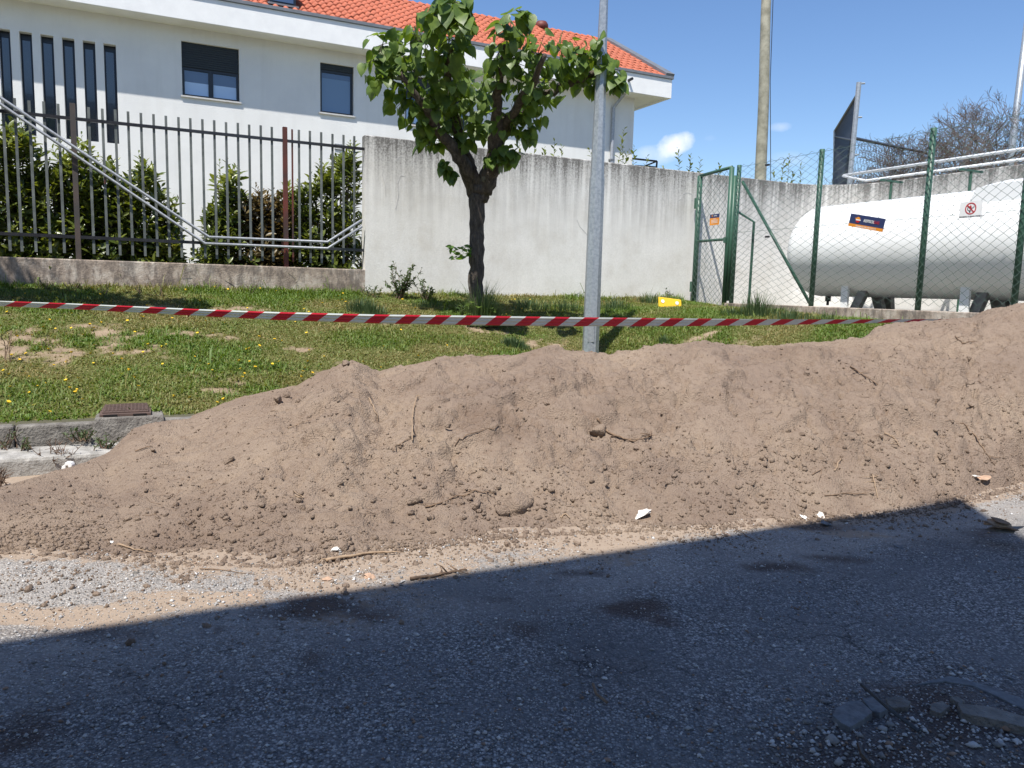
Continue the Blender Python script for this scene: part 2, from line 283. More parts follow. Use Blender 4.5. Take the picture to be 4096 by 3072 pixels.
class B:
    def __init__(s): s.v = []; s.f = []; s.n = 0
    def add(s, V, F):
        V = np.asarray(V, float); s.v.append(V); s.f += [[i+s.n for i in f] for f in F]; s.n += len(V); return s
    def box(s, c, x, y, z):        # centre and three half-axis vectors
        c, x, y, z = (np.asarray(q, float) for q in (c, x, y, z))
        V = [c+i*x+j*y+k*z for k in (-1, 1) for j in (-1, 1) for i in (-1, 1)]
        return s.add(V, [(0, 2, 3, 1), (4, 5, 7, 6), (0, 1, 5, 4), (2, 6, 7, 3), (0, 4, 6, 2), (1, 3, 7, 5)])
    def stz(s, s0, s1, t0, t1, z0, z1): return s.box(W((s0+s1)/2, (t0+t1)/2, (z0+z1)/2), A3*(s1-s0)/2, N3*(t1-t0)/2, Z3*(z1-z0)/2)
    def tube(s, pts, r, n=6, cap=True, tw=0):
        pts = [np.asarray(p, float) for p in pts]; k = len(pts); r = [r]*k if np.isscalar(r) else r
        V = []; ref = None
        for i, p in enumerate(pts):
            d = nrm(pts[min(i+1, k-1)]-pts[max(i-1, 0)])
            if ref is None: ref = np.array([0, 0, 1.]) if abs(d[2]) < .9 else np.array([1., 0, 0])
            u = nrm(np.cross(d, ref)); w = np.cross(u, d); ref = w
            for j in range(n): a = 2*math.pi*j/n+tw; V.append(p+r[i]*(math.cos(a)*u+math.sin(a)*w))
        F = [(i*n+j, i*n+(j+1) % n, (i+1)*n+(j+1) % n, (i+1)*n+j) for i in range(k-1) for j in range(n)]
        if cap: F += [tuple(range(n))[::-1], tuple((k-1)*n+j for j in range(n))]
        return s.add(V, F)
    def prism(s, poly, off):       # polygon (3-D points) pushed along off
        poly = [np.asarray(p, float) for p in poly]; n = len(poly); V = poly+[p+np.asarray(off) for p in poly]
        return s.add(V, [tuple(range(n))[::-1], tuple(range(n, 2*n))]+[(i, (i+1) % n, n+(i+1) % n, n+i) for i in range(n)])
    def build(s, name, mat, parent=None, smooth=False, base=None, bev=0):
        o = mk(name, np.concatenate(s.v), s.f, mat, parent, smooth, base)
        if bev: q = o.modifiers.new('edge', 'BEVEL'); q.width = bev; q.segments = 2; q.limit_method = 'ANGLE'
        return o
def inst(me, name, Mx, parent):     # object sharing mesh data, local matrix under parent (parent at its own world place, unrotated)
    o = bpy.data.objects.new(name, me); C.objects.link(o); L = np.array(Mx, float); L[:3, 3] -= WL[parent]; o.parent = parent; o.matrix_local = Matrix(L.tolist()); return o
def joined(name, TV, TF, Ms, mat, parent=None, smooth=False, data=None, base=None):
    TV = np.asarray(TV, float); Ms = np.asarray(Ms, float); n = len(Ms)
    V = np.einsum('nij,vj->nvi', Ms[:, :3, :3], TV)+Ms[:, None, :3, 3]
    F = (np.asarray(TF)[None]+(np.arange(n)*len(TV))[:, None, None]).reshape(-1, np.asarray(TF).shape[1])
    return mk(name, V.reshape(-1, 3), F, mat, parent, smooth, base, data)
def rotm(d, up=(0, 0, 1), roll=0):  # columns: side, d(ir), normal
    d = nrm(d); x = np.cross(d, up)
    if np.linalg.norm(x) < 1e-3: x = np.cross(d, (1, 0, 0))
    x = nrm(x); z = np.cross(x, d); c, s = math.cos(roll), math.sin(roll)
    return np.stack([x*c+z*s, d, -x*s+z*c], 1)
def mat4(R, p, sc=1): m_ = np.eye(4); m_[:3, :3] = R*sc; m_[:3, 3] = p; return m_

# ------------------------------------------------------------------ terrain functions
def street_z(s, t): return .10*sst(np.asarray(s, float), 4.5, 8.5)
TW = 12.25                                    # line of the boundary walls
def lawn_z(s, t):
    s = np.asarray(s, float); t = np.asarray(t, float)
    z = np.where(t > 7.75, .33+.262*(t-7.75), .33+.6*(t-7.75)); z = np.minimum(z, 1.49)
    w = sst(s, 5.8, 9.2); target = np.minimum(1.30+.035*(t-8), 1.42)-.9*np.maximum(0, 7.0-t)
    z = z*(1-w)+np.maximum(z, target)*w
    z = z-.16*sst(s, -1.2, -4)*0
    return z+.025*fbm(s*1.3, t*1.3, 3)*sst(t, 7.8, 8.2)
def lawn_hit(x, y):
    d = ray(x, y); prev = None
    for Y in np.arange(6.5, 16, .03):
        q = CAM+d*Y/d[1]; s, t = q@A3, q@N3
        if t > 7.0 and q[2] <= lawn_z(s, t): return q
    return None
# the soil heap: foot line and crest line, measured along the street
crest = [(at(0, 1948, 5.3)), at(145, 1905, 5.55), at(304, 1862, 5.9), at(434, 1811, 6.3), at(535, 1717, 6.75), at(636, 1673, 7.05), at(760, 1663, 7.2), at(962, 1594, 7.4), at(1085, 1569, 7.45), at(1193, 1550, 7.5), at(1265, 1505, 7.55),
         at(1330, 1478, 7.6), at(1408, 1455, 7.7), at(1517, 1492, 7.75), at(1698, 1447, 7.8), at(1748, 1418, 7.85), at(1929, 1425, 7.95), at(2081, 1410, 8.0), at(2182, 1388, 8.05), at(2327, 1408, 8.1), at(2457, 1408, 8.15), at(2601, 1384, 8.2),
         at(2700, 1389, 8.25), at(2817, 1368, 8.3), at(3034, 1386, 8.35), at(3215, 1372, 8.45), at(3323, 1366, 8.55), at(3454, 1350, 8.7), at(3500, 1318, 8.8), at(3569, 1296, 8.9), at(3671, 1290, 9.0), at(3800, 1280, 9.1), at(3902, 1262, 9.2), at(3950, 1238, 9.1), at(4096, 1212, 8.85)]
cu = [p[0]/p[1] for p in crest]; cy = [p[1] for p in crest]; cz = [p[2] for p in crest]
cu = [-1.15, -.9]+cu+[.76, .9, 1.2]; cy = [4.6, 4.9]+cy+[8.4, 7.9, 7.2]; cz = [-.1, .02]+cz+[1.52, 1.2, .5]
toe = [onz(*q, zz) for q, zz in (((0, 2204), 0), ((300, 2216), 0), ((611, 2222), 0), ((1093, 2235), 0), ((1389, 2196), 0), ((2037, 2125), 0), ((2593, 2090), .02), ((3148, 2050), .05), ((3704, 1990), .08), ((4096, 1920), .1))]
tu = [-1.15, -.9]+[p[0]/p[1] for p in toe]+[.9, 1.2]; ty = [4.1, 4.15]+[p[1] for p in toe]+[6.2, 6.0]
def pile_uv(X, Y):
    u = X/np.maximum(Y, .1); yc = np.interp(u, cu, cy); zc = np.interp(u, cu, cz); yt = np.interp(u, tu, ty); return u, yc, zc, yt
def pile_z(X, Y, fine=True):
    X = np.asarray(X, float); Y = np.asarray(Y, float)
    u, yc, zc, yt = pile_uv(X, Y); Yw = Y+.10*fbm(X*1.6, Y*1.6, 3)*0
    yt = yt+.10*fbm(X*2.2+5, Y*.6, 3)
    r = (Yw-yt)/(yc-yt); r1 = np.clip(r, 0, 1)
    z = zc*np.where(r1 < 1, .18*r1+.82*np.sin(np.pi/2*r1)**1.12, 1)
    z = np.where(r > 1, zc-.62*(Y-yc)-.25*np.minimum(Y-yc, .0), z)
    z = np.where(r < 0, r*.25, z)
    mid = np.maximum(np.clip(np.sin(np.pi*np.clip(r, 0, 1)), 0, 1)**.6, .30*(r > .5)); edge = np.clip(r*4, 0, 1)
    hs0 = np.clip(zc/.8, .15, 1); n = .10*fbm(X*1.15+3, Y*1.15, 2)*mid
    gul = fbm(X*3.2+.8*Y, Y*.9, 3); n = n+.045*gul*mid                      # runnels down the slope
    bl = fbm(X*3.0+11, Y*3.0+4, 3); n = n+.05*np.maximum(0, bl-.1)*mid
    if fine:
        rg = 1-np.abs(fbm(X*7+2, Y*7, 3)); n = n+.027*(rg-.75)*edge*(.4+.9*sst(fbm(X*1.7+9, Y*1.7, 2), -.15, .35))
        n = n+.010*fbm(X*19, Y*19, 3, .6)*edge+.0055*fbm(X*52, Y*52, 2)*edge
        # ledges where lumps broke away
        l = fbm(X*2.2+31, Y*2.9+7, 4); n = n-.055*sst(l, .12, .17)*mid*sst(l, .5, .2)
        l2 = fbm(X*5.1+3, Y*6.3+17, 3); n = n-.030*sst(l2, .20, .25)*mid*sst(l2, .55, .3)
        l3 = fbm(X*1.4-.9*Y+61, Y*2.0+27, 3); n = n+.075*sst(l3, .05, .11)*mid*sst(l3, .6, .15)
        l4 = fbm(X*3.1+1.7*Y+91, Y*3.4-.8*X+13, 4, .6); n = n-.045*sst(l4, .18, .22)*mid*sst(l4, .5, .26)
    return z+n*hs0
def heap_hit(x, y):
    d = ray(x, y); Y = np.arange(3.5, 10, .01); Q = CAM[None]+d[None]*(Y/d[1])[:, None]
    z = np.maximum(pile_z(Q[:, 0], Q[:, 1]), street_z(Q@A3, Q@N3)); i = np.argmax(Q[:, 2] <= z); q = Q[i].copy(); q[2] = z[i]; return q

# ------------------------------------------------------------------ setting: grounds
def tgrid(ss, tt, zf):
    S, T = np.meshgrid(ss, tt, indexing='ij'); Z = zf(S, T); V = S[..., None]*A3+T[..., None]*N3+Z[..., None]*Z3
    n, m_ = S.shape; i = np.arange(n-1)[:, None]*m_+np.arange(m_-1)[None]; F = np.stack([i, i+m_, i+m_+1, i+1], -1).reshape(-1, 4)
    return V.reshape(-1, 3), F, S.ravel(), T.ravel()
ss = np.r_[-400, -120, -40, -15, -6, np.arange(-4, 10.5, .04), 14, 25, 60, 150, 400]
tt = np.r_[-400, -120, -30, -8, -2, np.arange(0, 7.4, .04)]
def stz_(S, T): return street_z(S, T)+.012*fbm(S*2, T*2, 3)*sst(T, 0, 1)*(np.abs(S) < 20)
V, F, S, T = tgrid(ss, tt, stz_)
u, yc, zc, yt = pile_uv(V[:, 0], V[:, 1]); dt = (yt-V[:, 1])
wob = fbm(V[:, 0]*1.5, V[:, 1]*1.5, 4)
# sandy spill in front of the heap: wide in the middle, narrow on the left
uu = V[:, 0]/np.maximum(V[:, 1], .3)
wid = np.interp(uu, [-.8, -.55, -.38, -.25, 0, .2, .35, .5, .7], [.16, .20, .45, 1.0, 1.0, .5, .32, .4, .3])
sand = 1.0-(dt/wid)*.62+.35*wob; sand = np.clip(sand, 0, 1.2)*(V[:, 1] > 1)
for (px_, py_, rx, ry, a) in [(220, 2470, .60, .13, 1.1), (520, 2440, .40, .09, .9), (800, 2400, .5, .14, 1.0), (30, 2420, .3, .05, .8), (1350, 2350, .5, .12, .9), (3430, 2140, .35, .10, .9), (3900, 2000, .5, .12, .8)]:
    q = onz(px_, py_, 0); sand = np.maximum(sand, a*np.exp(-(((V[:, 0]-q[0])/rx)**2+((V[:, 1]-q[1])/ry)**2)))
dirt = np.zeros(len(V))
for (px_, py_, rx, ry, a) in [(1330, 2430, .36, .13, 1), (1180, 2455, .3, .07, .8), (2560, 2430, .22, .13, 1), (2650, 2480, .15, .08, .8), (2080, 2510, .2, .08, .75), (2010, 2400, .14, .06, .6), (2330, 2290, .22, .06, .8), (3100, 2270, .28, .09, .9), (3350, 2235, .3, .07, .8),
                              (3260, 2110, .35, .10, .9), (1240, 2650, .10, .12, .7), (300, 2530, .5, .08, .7), (30, 2960, .18, .2, .9), (3500, 2990, .5, .32, .85), (3900, 2900, .5, .3, .9), (2150, 2450, .07, .05, .6), (880, 2520, .06, .04, .8), (1130, 2510, .06, .04, .8), (3950, 2140, .25, .12, .7)]:
    q = onz(px_, py_, 0); dirt = np.maximum(dirt, a*np.exp(-(((V[:, 0]-q[0]+.5*rx*fbm(V[:, 0]*4, V[:, 1]*4, 3))/rx)**2+((V[:, 1]-q[1]+.9*ry*fbm(V[:, 0]*5+9, V[:, 1]*5, 3))/(ry*1.35))**2)))
dust = np.clip(.35+.9*sst(-dt, -1.6, -.2)+.5*wob, 0, 1)*(1-sst(T, 3.4, 3.0)*.75)
o = mk('street', V, F, M['street'], smooth=True, base=(0, 0, 0), data={'sand': sand, 'dirt': dirt, 'dust': dust}); tag(o, kind='structure')
# lawn bank
ss = np.r_[-300, -80, -25, -10, np.arange(-6, 9.75, .06)]; tt = np.r_[np.arange(5.6, 12.30, .06)]
V, F, S, T = tgrid(ss, tt, lawn_z)
bare_blobs = [(60, 1385, .55, .22), (430, 1330, .35, .12), (520, 1400, .55, .10), (260, 1420, .3, .12), (350, 1300, .3, .06), (2190, 1372, .35, .14), (1910, 1318, .45, .10), (930, 1525, .22, .09), (880, 1560, .3, .05), (600, 1235, .4, .05), (950, 1238, .5, .05), (1360, 1500, .3, .08), (850, 1350, .25, .05),
              (2800, 1350, .3, .06), (2560, 1300, .4, .04), (1560, 1290, .3, .05), (700, 1340, .3, .06), (1180, 1400, .25, .05), (3020, 1350, .3, .05)]
BB = []
for (x, y, rx, ry) in bare_blobs:
    q = lawn_hit(x, y)
    if q is not None: BB.append((q@A3, q@N3, rx, ry*2.2))
def bare_f(S, T):
    r = .28*sst(fbm(S*1.9+2, T*2.3+3, 4, .6), .12, .42)
    for (a, b_, rx, ry) in BB: r = np.maximum(r, 1.15*np.exp(-(((S-a+.12*fbm(S*3,T*3,2))/rx)**2+((T-b_)/ry)**2)**.8))
    return np.clip(r*(.62+1.1*fbm(S*5, T*6, 4, .65))+.30*fbm(S*8, T*9, 3), 0, 1)
keep = ~((T.reshape(len(ss), -1)[:-1, :-1].ravel() < 7.78) & (S.reshape(len(ss), -1)[:-1, :-1].ravel() < 4.5))
F = F[keep]
tag(mk('lawn', V, F, M['lawnsoil'], smooth=True, base=(0, 0, 0), data={'bare': bare_f(S, T)}), kind='structure')
# raised ground behind the walls out to the horizon
Vh = [W(-600, 12.3, 1.47), W(9.7, 12.3, 1.47), W(9.7, 900, 1.47), W(-600, 900, 1.47), W(13.9, 12.3, 1.47), W(900, 12.3, 1.47), W(900, 900, 1.47), W(13.9, 900, 1.47), W(13.9, -5, 1.47), W(900, -5, 1.47)]
tag(mk('ground', Vh, [(0, 1, 2, 3), (1, 4, 7, 2), (4, 5, 6, 7), (8, 9, 5, 4)], M['ground'], base=(0, 0, 0)), kind='structure')
tag(B().stz(9.72, 13.6, 1.5, 12.35, .3, 1.415).build('enclosure_pavement', M['pad']), kind='structure')

# ------------------------------------------------------------------ soil heap
gx = np.arange(-6.6, 8.6, .021); gy = np.arange(3.7, 10.4, .021)
X, Y = np.meshgrid(gx, gy, indexing='ij'); Z = pile_z(X, Y); Sg = X*A3[0]+Y*A3[1]; Tg = X*N3[0]+Y*N3[1]
gnd = np.where(Tg > 7.75, lawn_z(Sg, Tg), np.where(Sg > 5.5, np.maximum(lawn_z(Sg, Tg), street_z(Sg, Tg)), street_z(Sg, Tg)))
gnd = np.where((Tg > 7.15) & (Tg <= 7.75) & (Sg < 4.5), .15, gnd)
ok = (Z > gnd-.04) & (Sg < 9.62)
idx = -np.ones(X.shape, int); fa = ok[:-1, :-1] & ok[1:, :-1] & ok[1:, 1:] & ok[:-1, 1:]
i = np.arange(X.shape[0]-1)[:, None]*X.shape[1]+np.arange(X.shape[1]-1)[None]
F = np.stack([i, i+X.shape[1], i+X.shape[1]+1, i+1], -1)[fa]
used, inv = np.unique(F.ravel(), return_inverse=True); V = np.stack([X.ravel(), Y.ravel(), Z.ravel()], 1)[used]; F = inv.reshape(-1, 4)
heap = tag(empty('soil_heap', (0, 7, 0)), 'long brown heap of excavated dry soil banked along the street edge', 'soil heap')
mk('soil', V, F, M['soil'], heap, smooth=True)

# stones: several irregular lumps as templates
def lump(seed, sub=1, rough=.22, flat=.8):
    bm = bmesh.new(); bmesh.ops.create_icosphere(bm, subdivisions=sub, radius=1); rg = np.random.default_rng(seed)
    V = np.array([v.co[:] for v in bm.verts]); F = np.array([[v.index for v in f.verts] for f in bm.faces]); bm.free()
    ph = rg.random((5, 3))*6; 
    for k_ in range(5):
        d_ = nrm(rg.normal(size=3)); V *= (1+rough*.5*np.sin(V@d_*(2+k_)+ph[k_, 0]))[:, None]
    V *= (1+rg.normal(size=len(V))*rough*.3)[:, None]; V[:, 2] *= flat; V[:, 0] *= 1+.3*rg.random(); return V, F
LUMP = [lump(i, 1) for i in range(5)]
def big_lump(seed):
    V, F = lump(seed, 3, .16, .85); rg = np.random.default_rng(seed+500)
    for k_ in range(9):
        d_ = nrm(rg.normal(size=3)); h_ = rg.uniform(.55, .85); e_ = V@d_-h_; V = V-np.maximum(e_, 0)[:, None]*d_*.85
    nz = fbm(V[:, 0]*3+seed, V[:, 1]*3+V[:, 2]*2.3, 4, .65); return V*(1+.16*nz)[:, None], F
LUMPF = [big_lump(30+i) for i in range(6)]
def rrot(): 
    q = RNG.normal(size=4); q /= np.linalg.norm(q); w, x, y, z = q
    return np.array([[1-2*(y*y+z*z), 2*(x*y-z*w), 2*(x*z+y*w)], [2*(x*y+z*w), 1-2*(x*x+z*z), 2*(y*z-x*w)], [2*(x*z-y*w), 2*(y*z+x*w), 1-2*(x*x+y*y)]])
# crumbs on the heap (uncountable)
N = 30000; us = RNG.uniform(-.78, .85, N); tu_ = RNG.random(N); cl = fbm(us*9, tu_*5, 3)
u_yc = np.interp(us, cu, cy); u_yt = np.interp(us, tu, ty)
tu_ = np.where(RNG.random(N) < .55, tu_**2.2*.75-.05, tu_)
Yc = u_yt+(u_yc-u_yt)*tu_; Xc = us*Yc; keep = (RNG.random(N) < .35+1.1*sst(fbm(Xc*1.8, Yc*1.8, 3), -.15, .3)) & ((Xc*A3[0]+Yc*A3[1]) < 9.5)
Xc, Yc, tk = Xc[keep], Yc[keep], tu_[keep]; n = len(Xc); Zc = pile_z(Xc, Yc)
sz = np.clip(.0036*(RNG.pareto(2.2, n)+.8), .0025, .018)*(.75+.45*(tk < .25))
Ms = np.array([mat4(rrot(), (x, y, max(z, street_z(x*A3[0]+y*A3[1], 0))+s_*.25), s_) for x, y, z, s_ in zip(Xc, Yc, Zc, sz)])
TVs = [LUMP[i] for i in range(5)]
b_ = []; f_ = []; off = 0
for k_ in range(5):
    mm = Ms[k_::5]; TV, TF = TVs[k_]; V = np.einsum('nij,vj->nvi', mm[:, :3, :3], TV)+mm[:, None, :3, 3]
    f_.append((TF[None]+(np.arange(len(mm))*len(TV))[:, None, None]).reshape(-1, 3)+off); b_.append(V.reshape(-1, 3)); off += V.shape[0]*V.shape[1]
tag(mk('soil_crumb', np.concatenate(b_), np.concatenate(f_), M['soil'], heap), kind='stuff')
# countable clods
CL = []
for i in range(6):
    V, F = LUMPF[i]; me = bpy.data.meshes.new('clod'); me.from_pydata(V.tolist(), [], F.tolist()); me.materials.append(M['soil']); me.polygons.foreach_set('use_smooth', [True]*len(me.polygons)); CL.append(me)
def clod(px_, py_, wpx, label, group=None, me=None, flat=1, mat=None, name='soil_clod', cat='clod', sink=.25):
    q = heap_hit(px_, py_); r_ = wpx/2*q[1]/FPX; o = bpy.data.objects.new(name, me or random.choice(CL))
    C.objects.link(o); o.rotation_euler = (random.uniform(-.4, .4), random.uniform(-.4, .4), random.uniform(0, 6)); o.scale = (r_*.9, r_*.8, r_*.8*flat)
    o.location = (q[0], q[1]+r_*.2, q[2]+r_*(.5-sink)*flat)
    return tag(o, label, cat, group)
clod(2060, 2050, 150, 'largest rounded soil clod lying at the foot of the heap')
clod(2010, 2060, 80, 'soil clod touching the left side of the largest clod')
clod(1715, 1635, 150, 'big soil lump with a deep shadow beside the long looping root', sink=.45)
clod(1905, 2030, 60, 'broken soil clod left of the largest clod at the heap foot'); clod(1650, 2020, 70, 'dark clod in the row of clods left of the largest one')
clod(2400, 1745, 90, 'half buried clod in the middle slope right of centre'); clod(910, 1850, 50, 'lone dark clod on the left slope of the heap'); clod(1790, 1710, 32, 'small round clod just right of the big lump beside the looping root')
clod(1205, 2035, 48, 'rounded clod near the forked twig on the lower left slope'); clod(1375, 2200, 60, 'wide clod at the heap foot just left of the small white stone'); clod(2030, 2185, 36, 'rounded brown clod alone on the sandy strip', sink=.1)
clod(1080, 2235, 52, 'dark clod on the gravel just in front of the heap foot'); clod(2310, 2185, 36, 'lone clod on the sand close to the shadow edge', sink=.05)
clod(3225, 1440+60, 30, 'small dark clod high on the slope below the enclosure'); clod(870, 2500, 28, 'dark pebble like clod in the shade of the street', sink=.1); clod(1130, 2500, 34, 'dark clod in shade near the middle of the shadow edge', sink=.1)
lum = [(1380, 1460, 45), (1110, 1600, 50), (1150, 1585, 40), (1190, 1610, 36)]
for i, q in enumerate(lum): clod(*q, ['dark clod on the highest bump of the left crest', 'left of three clods on the heap crest', 'middle of three clods on the heap crest', 'right of three clods on the heap crest'][i])
random.seed(5)
for i in range(190):
    x = random.uniform(20, 4070); yt_ = np.interp(x, [0, 611, 1093, 2037, 3148, 4096], [2190, 2215, 2225, 2120, 2050, 1900]); yb = np.interp(x, [0, 535, 1265, 2000, 3300, 4096], [1990, 1780, 1540, 1450, 1420, 1280])
    k_ = random.random()**(2.6 if x < 2900 else 1.3); y = yt_+(yb-yt_)*k_*.97
    hq = heap_hit(x, y)
    if fbm(hq[0]*1.6+3, hq[1]*1.6, 2) < -.05 and random.random() < .8: continue
    clod(x, y, random.choice([12, 14, 16, 20, 24, 34]), 'loose lump of dry brown soil lying on the heap', 'loose lumps of soil on the heap')

# ------------------------------------------------------------------ kerb and gutter
kb = empty('kerb', W(-3, 7.75, 0)); tag(kb, kind='structure')
for i, s0 in enumerate(np.arange(-12, 8, 1.0)):
    if abs(s0-0.0) < 1.3 and False: continue
    o = B().stz(s0+.004, s0+.996, 7.66+.01*random.random(), 7.80, -.05, .325+.008*random.random()).build('kerb_stone', M['kerb'], kb, bev=.02)
gt = empty('gutter', W(-3, 7.4, 0)); tag(gt, kind='structure')
for s0 in np.arange(-12, 8, 1.5):
    B().stz(s0+.003, s0+1.497, 7.18, 7.655, -.05, .145+.006*random.random()).build('gutter_slab', M['gutter'], gt, bev=.03)
# manhole chamber
s0, _ = ont(352, 1665, 7.60); s1, _ = ont(655, 1665, 7.60)
ch_ = tag(empty('manhole_chamber', W((s0+s1)/2, 7.8, .1)), 'raised rough concrete inspection chamber with ribbed brown iron lid beside the kerb', 'manhole')
fz = .375
B().prism([W(s0-.03, 7.58, .0), W(s1+.05, 7.58, .0), W(s1, 7.64, fz), W(s0+.05, 7.64, fz)], N3*.62).build('chamber_box', M['kerb'], ch_, bev=.015)
l0, _ = ont(397, 1650, 7.68); l1, _ = ont(605, 1650, 7.68)
B().stz(l0, l1, 7.67, 8.17, fz, fz+.028).build('lid_frame', M['lid'], ch_, bev=.004)
lid = B().stz(l0+.02, l1-.02, 7.69, 8.13, fz+.028, fz+.045).build('lid', M['lid'], ch_, bev=.004)
rb = B()
for k_ in range(11): t_ = 7.71+k_*.04; rb.stz(l0+.03, l1-.03, t_, t_+.014, fz+.045, fz+.053)
for k_ in range(12): s_ = l0+.035+k_*(l1-l0-.08)/11; rb.stz(s_, s_+.01, 7.70, 8.12, fz+.045, fz+.0515)
rb.build('rib', M['lid'], lid)
B().stz(l0+.03, l0+.14, 7.655, 7.67, fz+.004, fz+.02).build('hinge', M['black'], lid); B().stz(l1-.15, l1-.04, 7.655, 7.67, fz+.004, fz+.02).build('hinge', M['black'], lid)

# ------------------------------------------------------------------ low wall and picket fence
sW0 = ont(1462, 545, TW)[0]                                  # left end of the tall concrete wall
low_top = 1.86
lw = B().stz(-30, sW0+.02, TW, TW+.22, 1.0, low_top).build('low_wall', M['plinth'], bev=.015); tag(lw, 'low stained concrete wall carrying the grey picket fence', 'wall')
pf = tag(empty('picket_fence', W(0, TW+.1, low_top)), 'tall grey flat bar picket fence with two dark rails on the low wall', 'fence')
zt_rail = ont(720, 520, TW+.08)[1]; zb_rail = ont(1100, 985, TW+.08)[1]; z_top = ont(700, 550-105+0, TW+.08)[1]
bars_px = [20, 68, 125, 183, 240, 360, 415, 466, 517, 568, 618, 667, 717, 764, 812, 859, 906, 953, 998, 1044, 1088, 1196, 1240, 1285, 1330, 1374, 1417]
ztops = [ont(517, 440, TW+.08)[1], ont(1088, 510, TW+.08)[1], ont(1417, 548, TW+.08)[1]]; z_top = sum(ztops)/3
z_bot = ont(1285, 1052, TW+.08)[1]
barsS = [ont(p_+(0 if p_ > 0 else 0), 600, TW+.08)[0] for p_ in bars_px]
step = (barsS[-1]-barsS[-5])/4
ext = [barsS[0]-step*(k_+1) for k_ in range(24)]
for s_ in barsS+ext:
    B().stz(s_-.017, s_+.017, TW+.074, TW+.086, z_bot+random.uniform(-.006, .006), z_top+random.uniform(-.008, .008)).build('picket', M['picket'], pf)
s_ = ont(1169, 600, TW+.08)[0]; o = B().stz(s_-.013, s_+.013, TW+.074, TW+.086, z_bot, z_top).build('picket', M['rust'], pf); o['label'] = 'red rusty picket'
for p_, lab, mt in ((1140, 'red painted broad post', M['rust']), (297, 'dull brown broad post behind the handrail', M['brownpost'])):
    s_ = ont(p_, 600, TW+.08)[0]; o = B().stz(s_-.033, s_+.033, TW+.05, TW+.11, low_top-.01, z_top+.02).build('fence_post', mt, pf); o['label'] = lab
B().stz(ext[-1]-.2, sW0, TW+.052, TW+.0725, zt_rail-.022, zt_rail+.022).build('rail', M['rail'], pf)
B().stz(ext[-1]-.2, sW0, TW+.052, TW+.0725, zb_rail-.022, zb_rail+.022).build('rail', M['rail'], pf)
# double tube handrail
hr = tag(empty('handrail', W(0, TW-.05, 2.0)), 'bent double steel tube handrail running in front of the picket fence', 'handrail')
for dy in (0, 26):
    pts = [(-500, 60), (-60, 345), (8, 395), (835+(-15 if dy else 0), 948+(0 if dy else 0)), (1310, 968), (1448, 880)]
    P = [W(*(lambda r_: (r_[0], TW-.04, r_[1]))(ont(x, y+dy, TW-.04))) for x, y in pts]
    B().tube(P, .02, 8).build('tube', M['galvrail'], hr, smooth=True)
for x, y0, y1 in ((1130, 955, 1010), (420, 690, 735)):
    a = W(ont(x, y0, TW-.04)[0], TW-.02, ont(x, y0, TW-.04)[1]); b_ = W(ont(x, y1, TW-.04)[0], TW-.02, ont(x, y1, TW-.04)[1]); B().tube([a, b_], .012, 6).build('bracket', M['rust'], hr)

# ------------------------------------------------------------------ tall concrete wall, curved round the tank
ztopW = 3.96
path = [(sW0, TW)]+[(x, TW) for x in (5, 7, 9, 11, 12.3)]+[(12.3+1.35*math.sin(a), TW-1.35+1.35*math.cos(a)) for a in np.linspace(.17, math.pi/2, 9)]+[(13.65, 10), (13.65, 8), (13.65, 5), (13.65, 1.5)]
th = .2; inn = path; out = []
for i, p_ in enumerate(path):
    a = np.array(path[max(i-1, 0)]); b_ = np.array(path[min(i+1, len(path)-1)]); d_ = (b_-a)/np.linalg.norm(b_-a); out.append((p_[0]-d_[1]*th, p_[1]+d_[0]*th))
nP = len(path); V = []; rows = 2
for i in range(nP):
    (a, b_), (c_, d_) = inn[i], out[i]; e = .015
    V += [W(a, b_, 1.0), W(a, b_, ztopW-e), W(a+(c_-a)*.1, b_+(d_-b_)*.1, ztopW), W(a+(c_-a)*.9, b_+(d_-b_)*.9, ztopW), W(c_, d_, ztopW-e), W(c_, d_, 1.0)]
F = [(i*6+j, (i+1)*6+j, (i+1)*6+(j+1) % 6, i*6+(j+1) % 6) for i in range(nP-1) for j in range(6)]+[tuple(range(6)), tuple((nP-1)*6+j for j in range(6))[::-1]]
tag(mk('concrete_wall', V, F, M['conc']), 'tall pale concrete wall with dark streaks, curving behind the gas tank', 'wall')

cw = [o_ for o_ in C.objects if o_.name == 'concrete_wall'][0]
for pts_, w_ in (([(1602, 700), (1590, 735), (1594, 780), (1583, 835)], .016), ([(1604, 702), (1618, 706)], .012), ([(1538, 660), (1529, 697), (1540, 740), (1543, 785)], .008), ([(1640, 680), (1646, 720), (1660, 735)], .006), ([(2651, 791), (2660, 810), (2655, 826)], .010), ([(2668, 776), (2674, 798), (2676, 824)], .010),
                 ([(2715, 800), (2722, 798), (2732, 776), (2752, 770), (2770, 780), (2772, 798), (2764, 803)], .007), ([(2308, 880), (2318, 905), (2345, 935), (2352, 950)], .014), ([(1588, 640), (1600, 625), (1612, 630)], .006)):
    P = [W(*(lambda r_: (r_[0], TW-.001, r_[1]))(ont(x, y, TW))) for x, y in pts_]; b = B()
    for i in range(len(P)-1): d_ = P[i+1]-P[i]; b.box((P[i]+P[i+1])/2, d_*.53, nrm(np.cross(d_, N3))*w_*.5, N3*.002)
    b.build('scratch', M['sill'], cw)
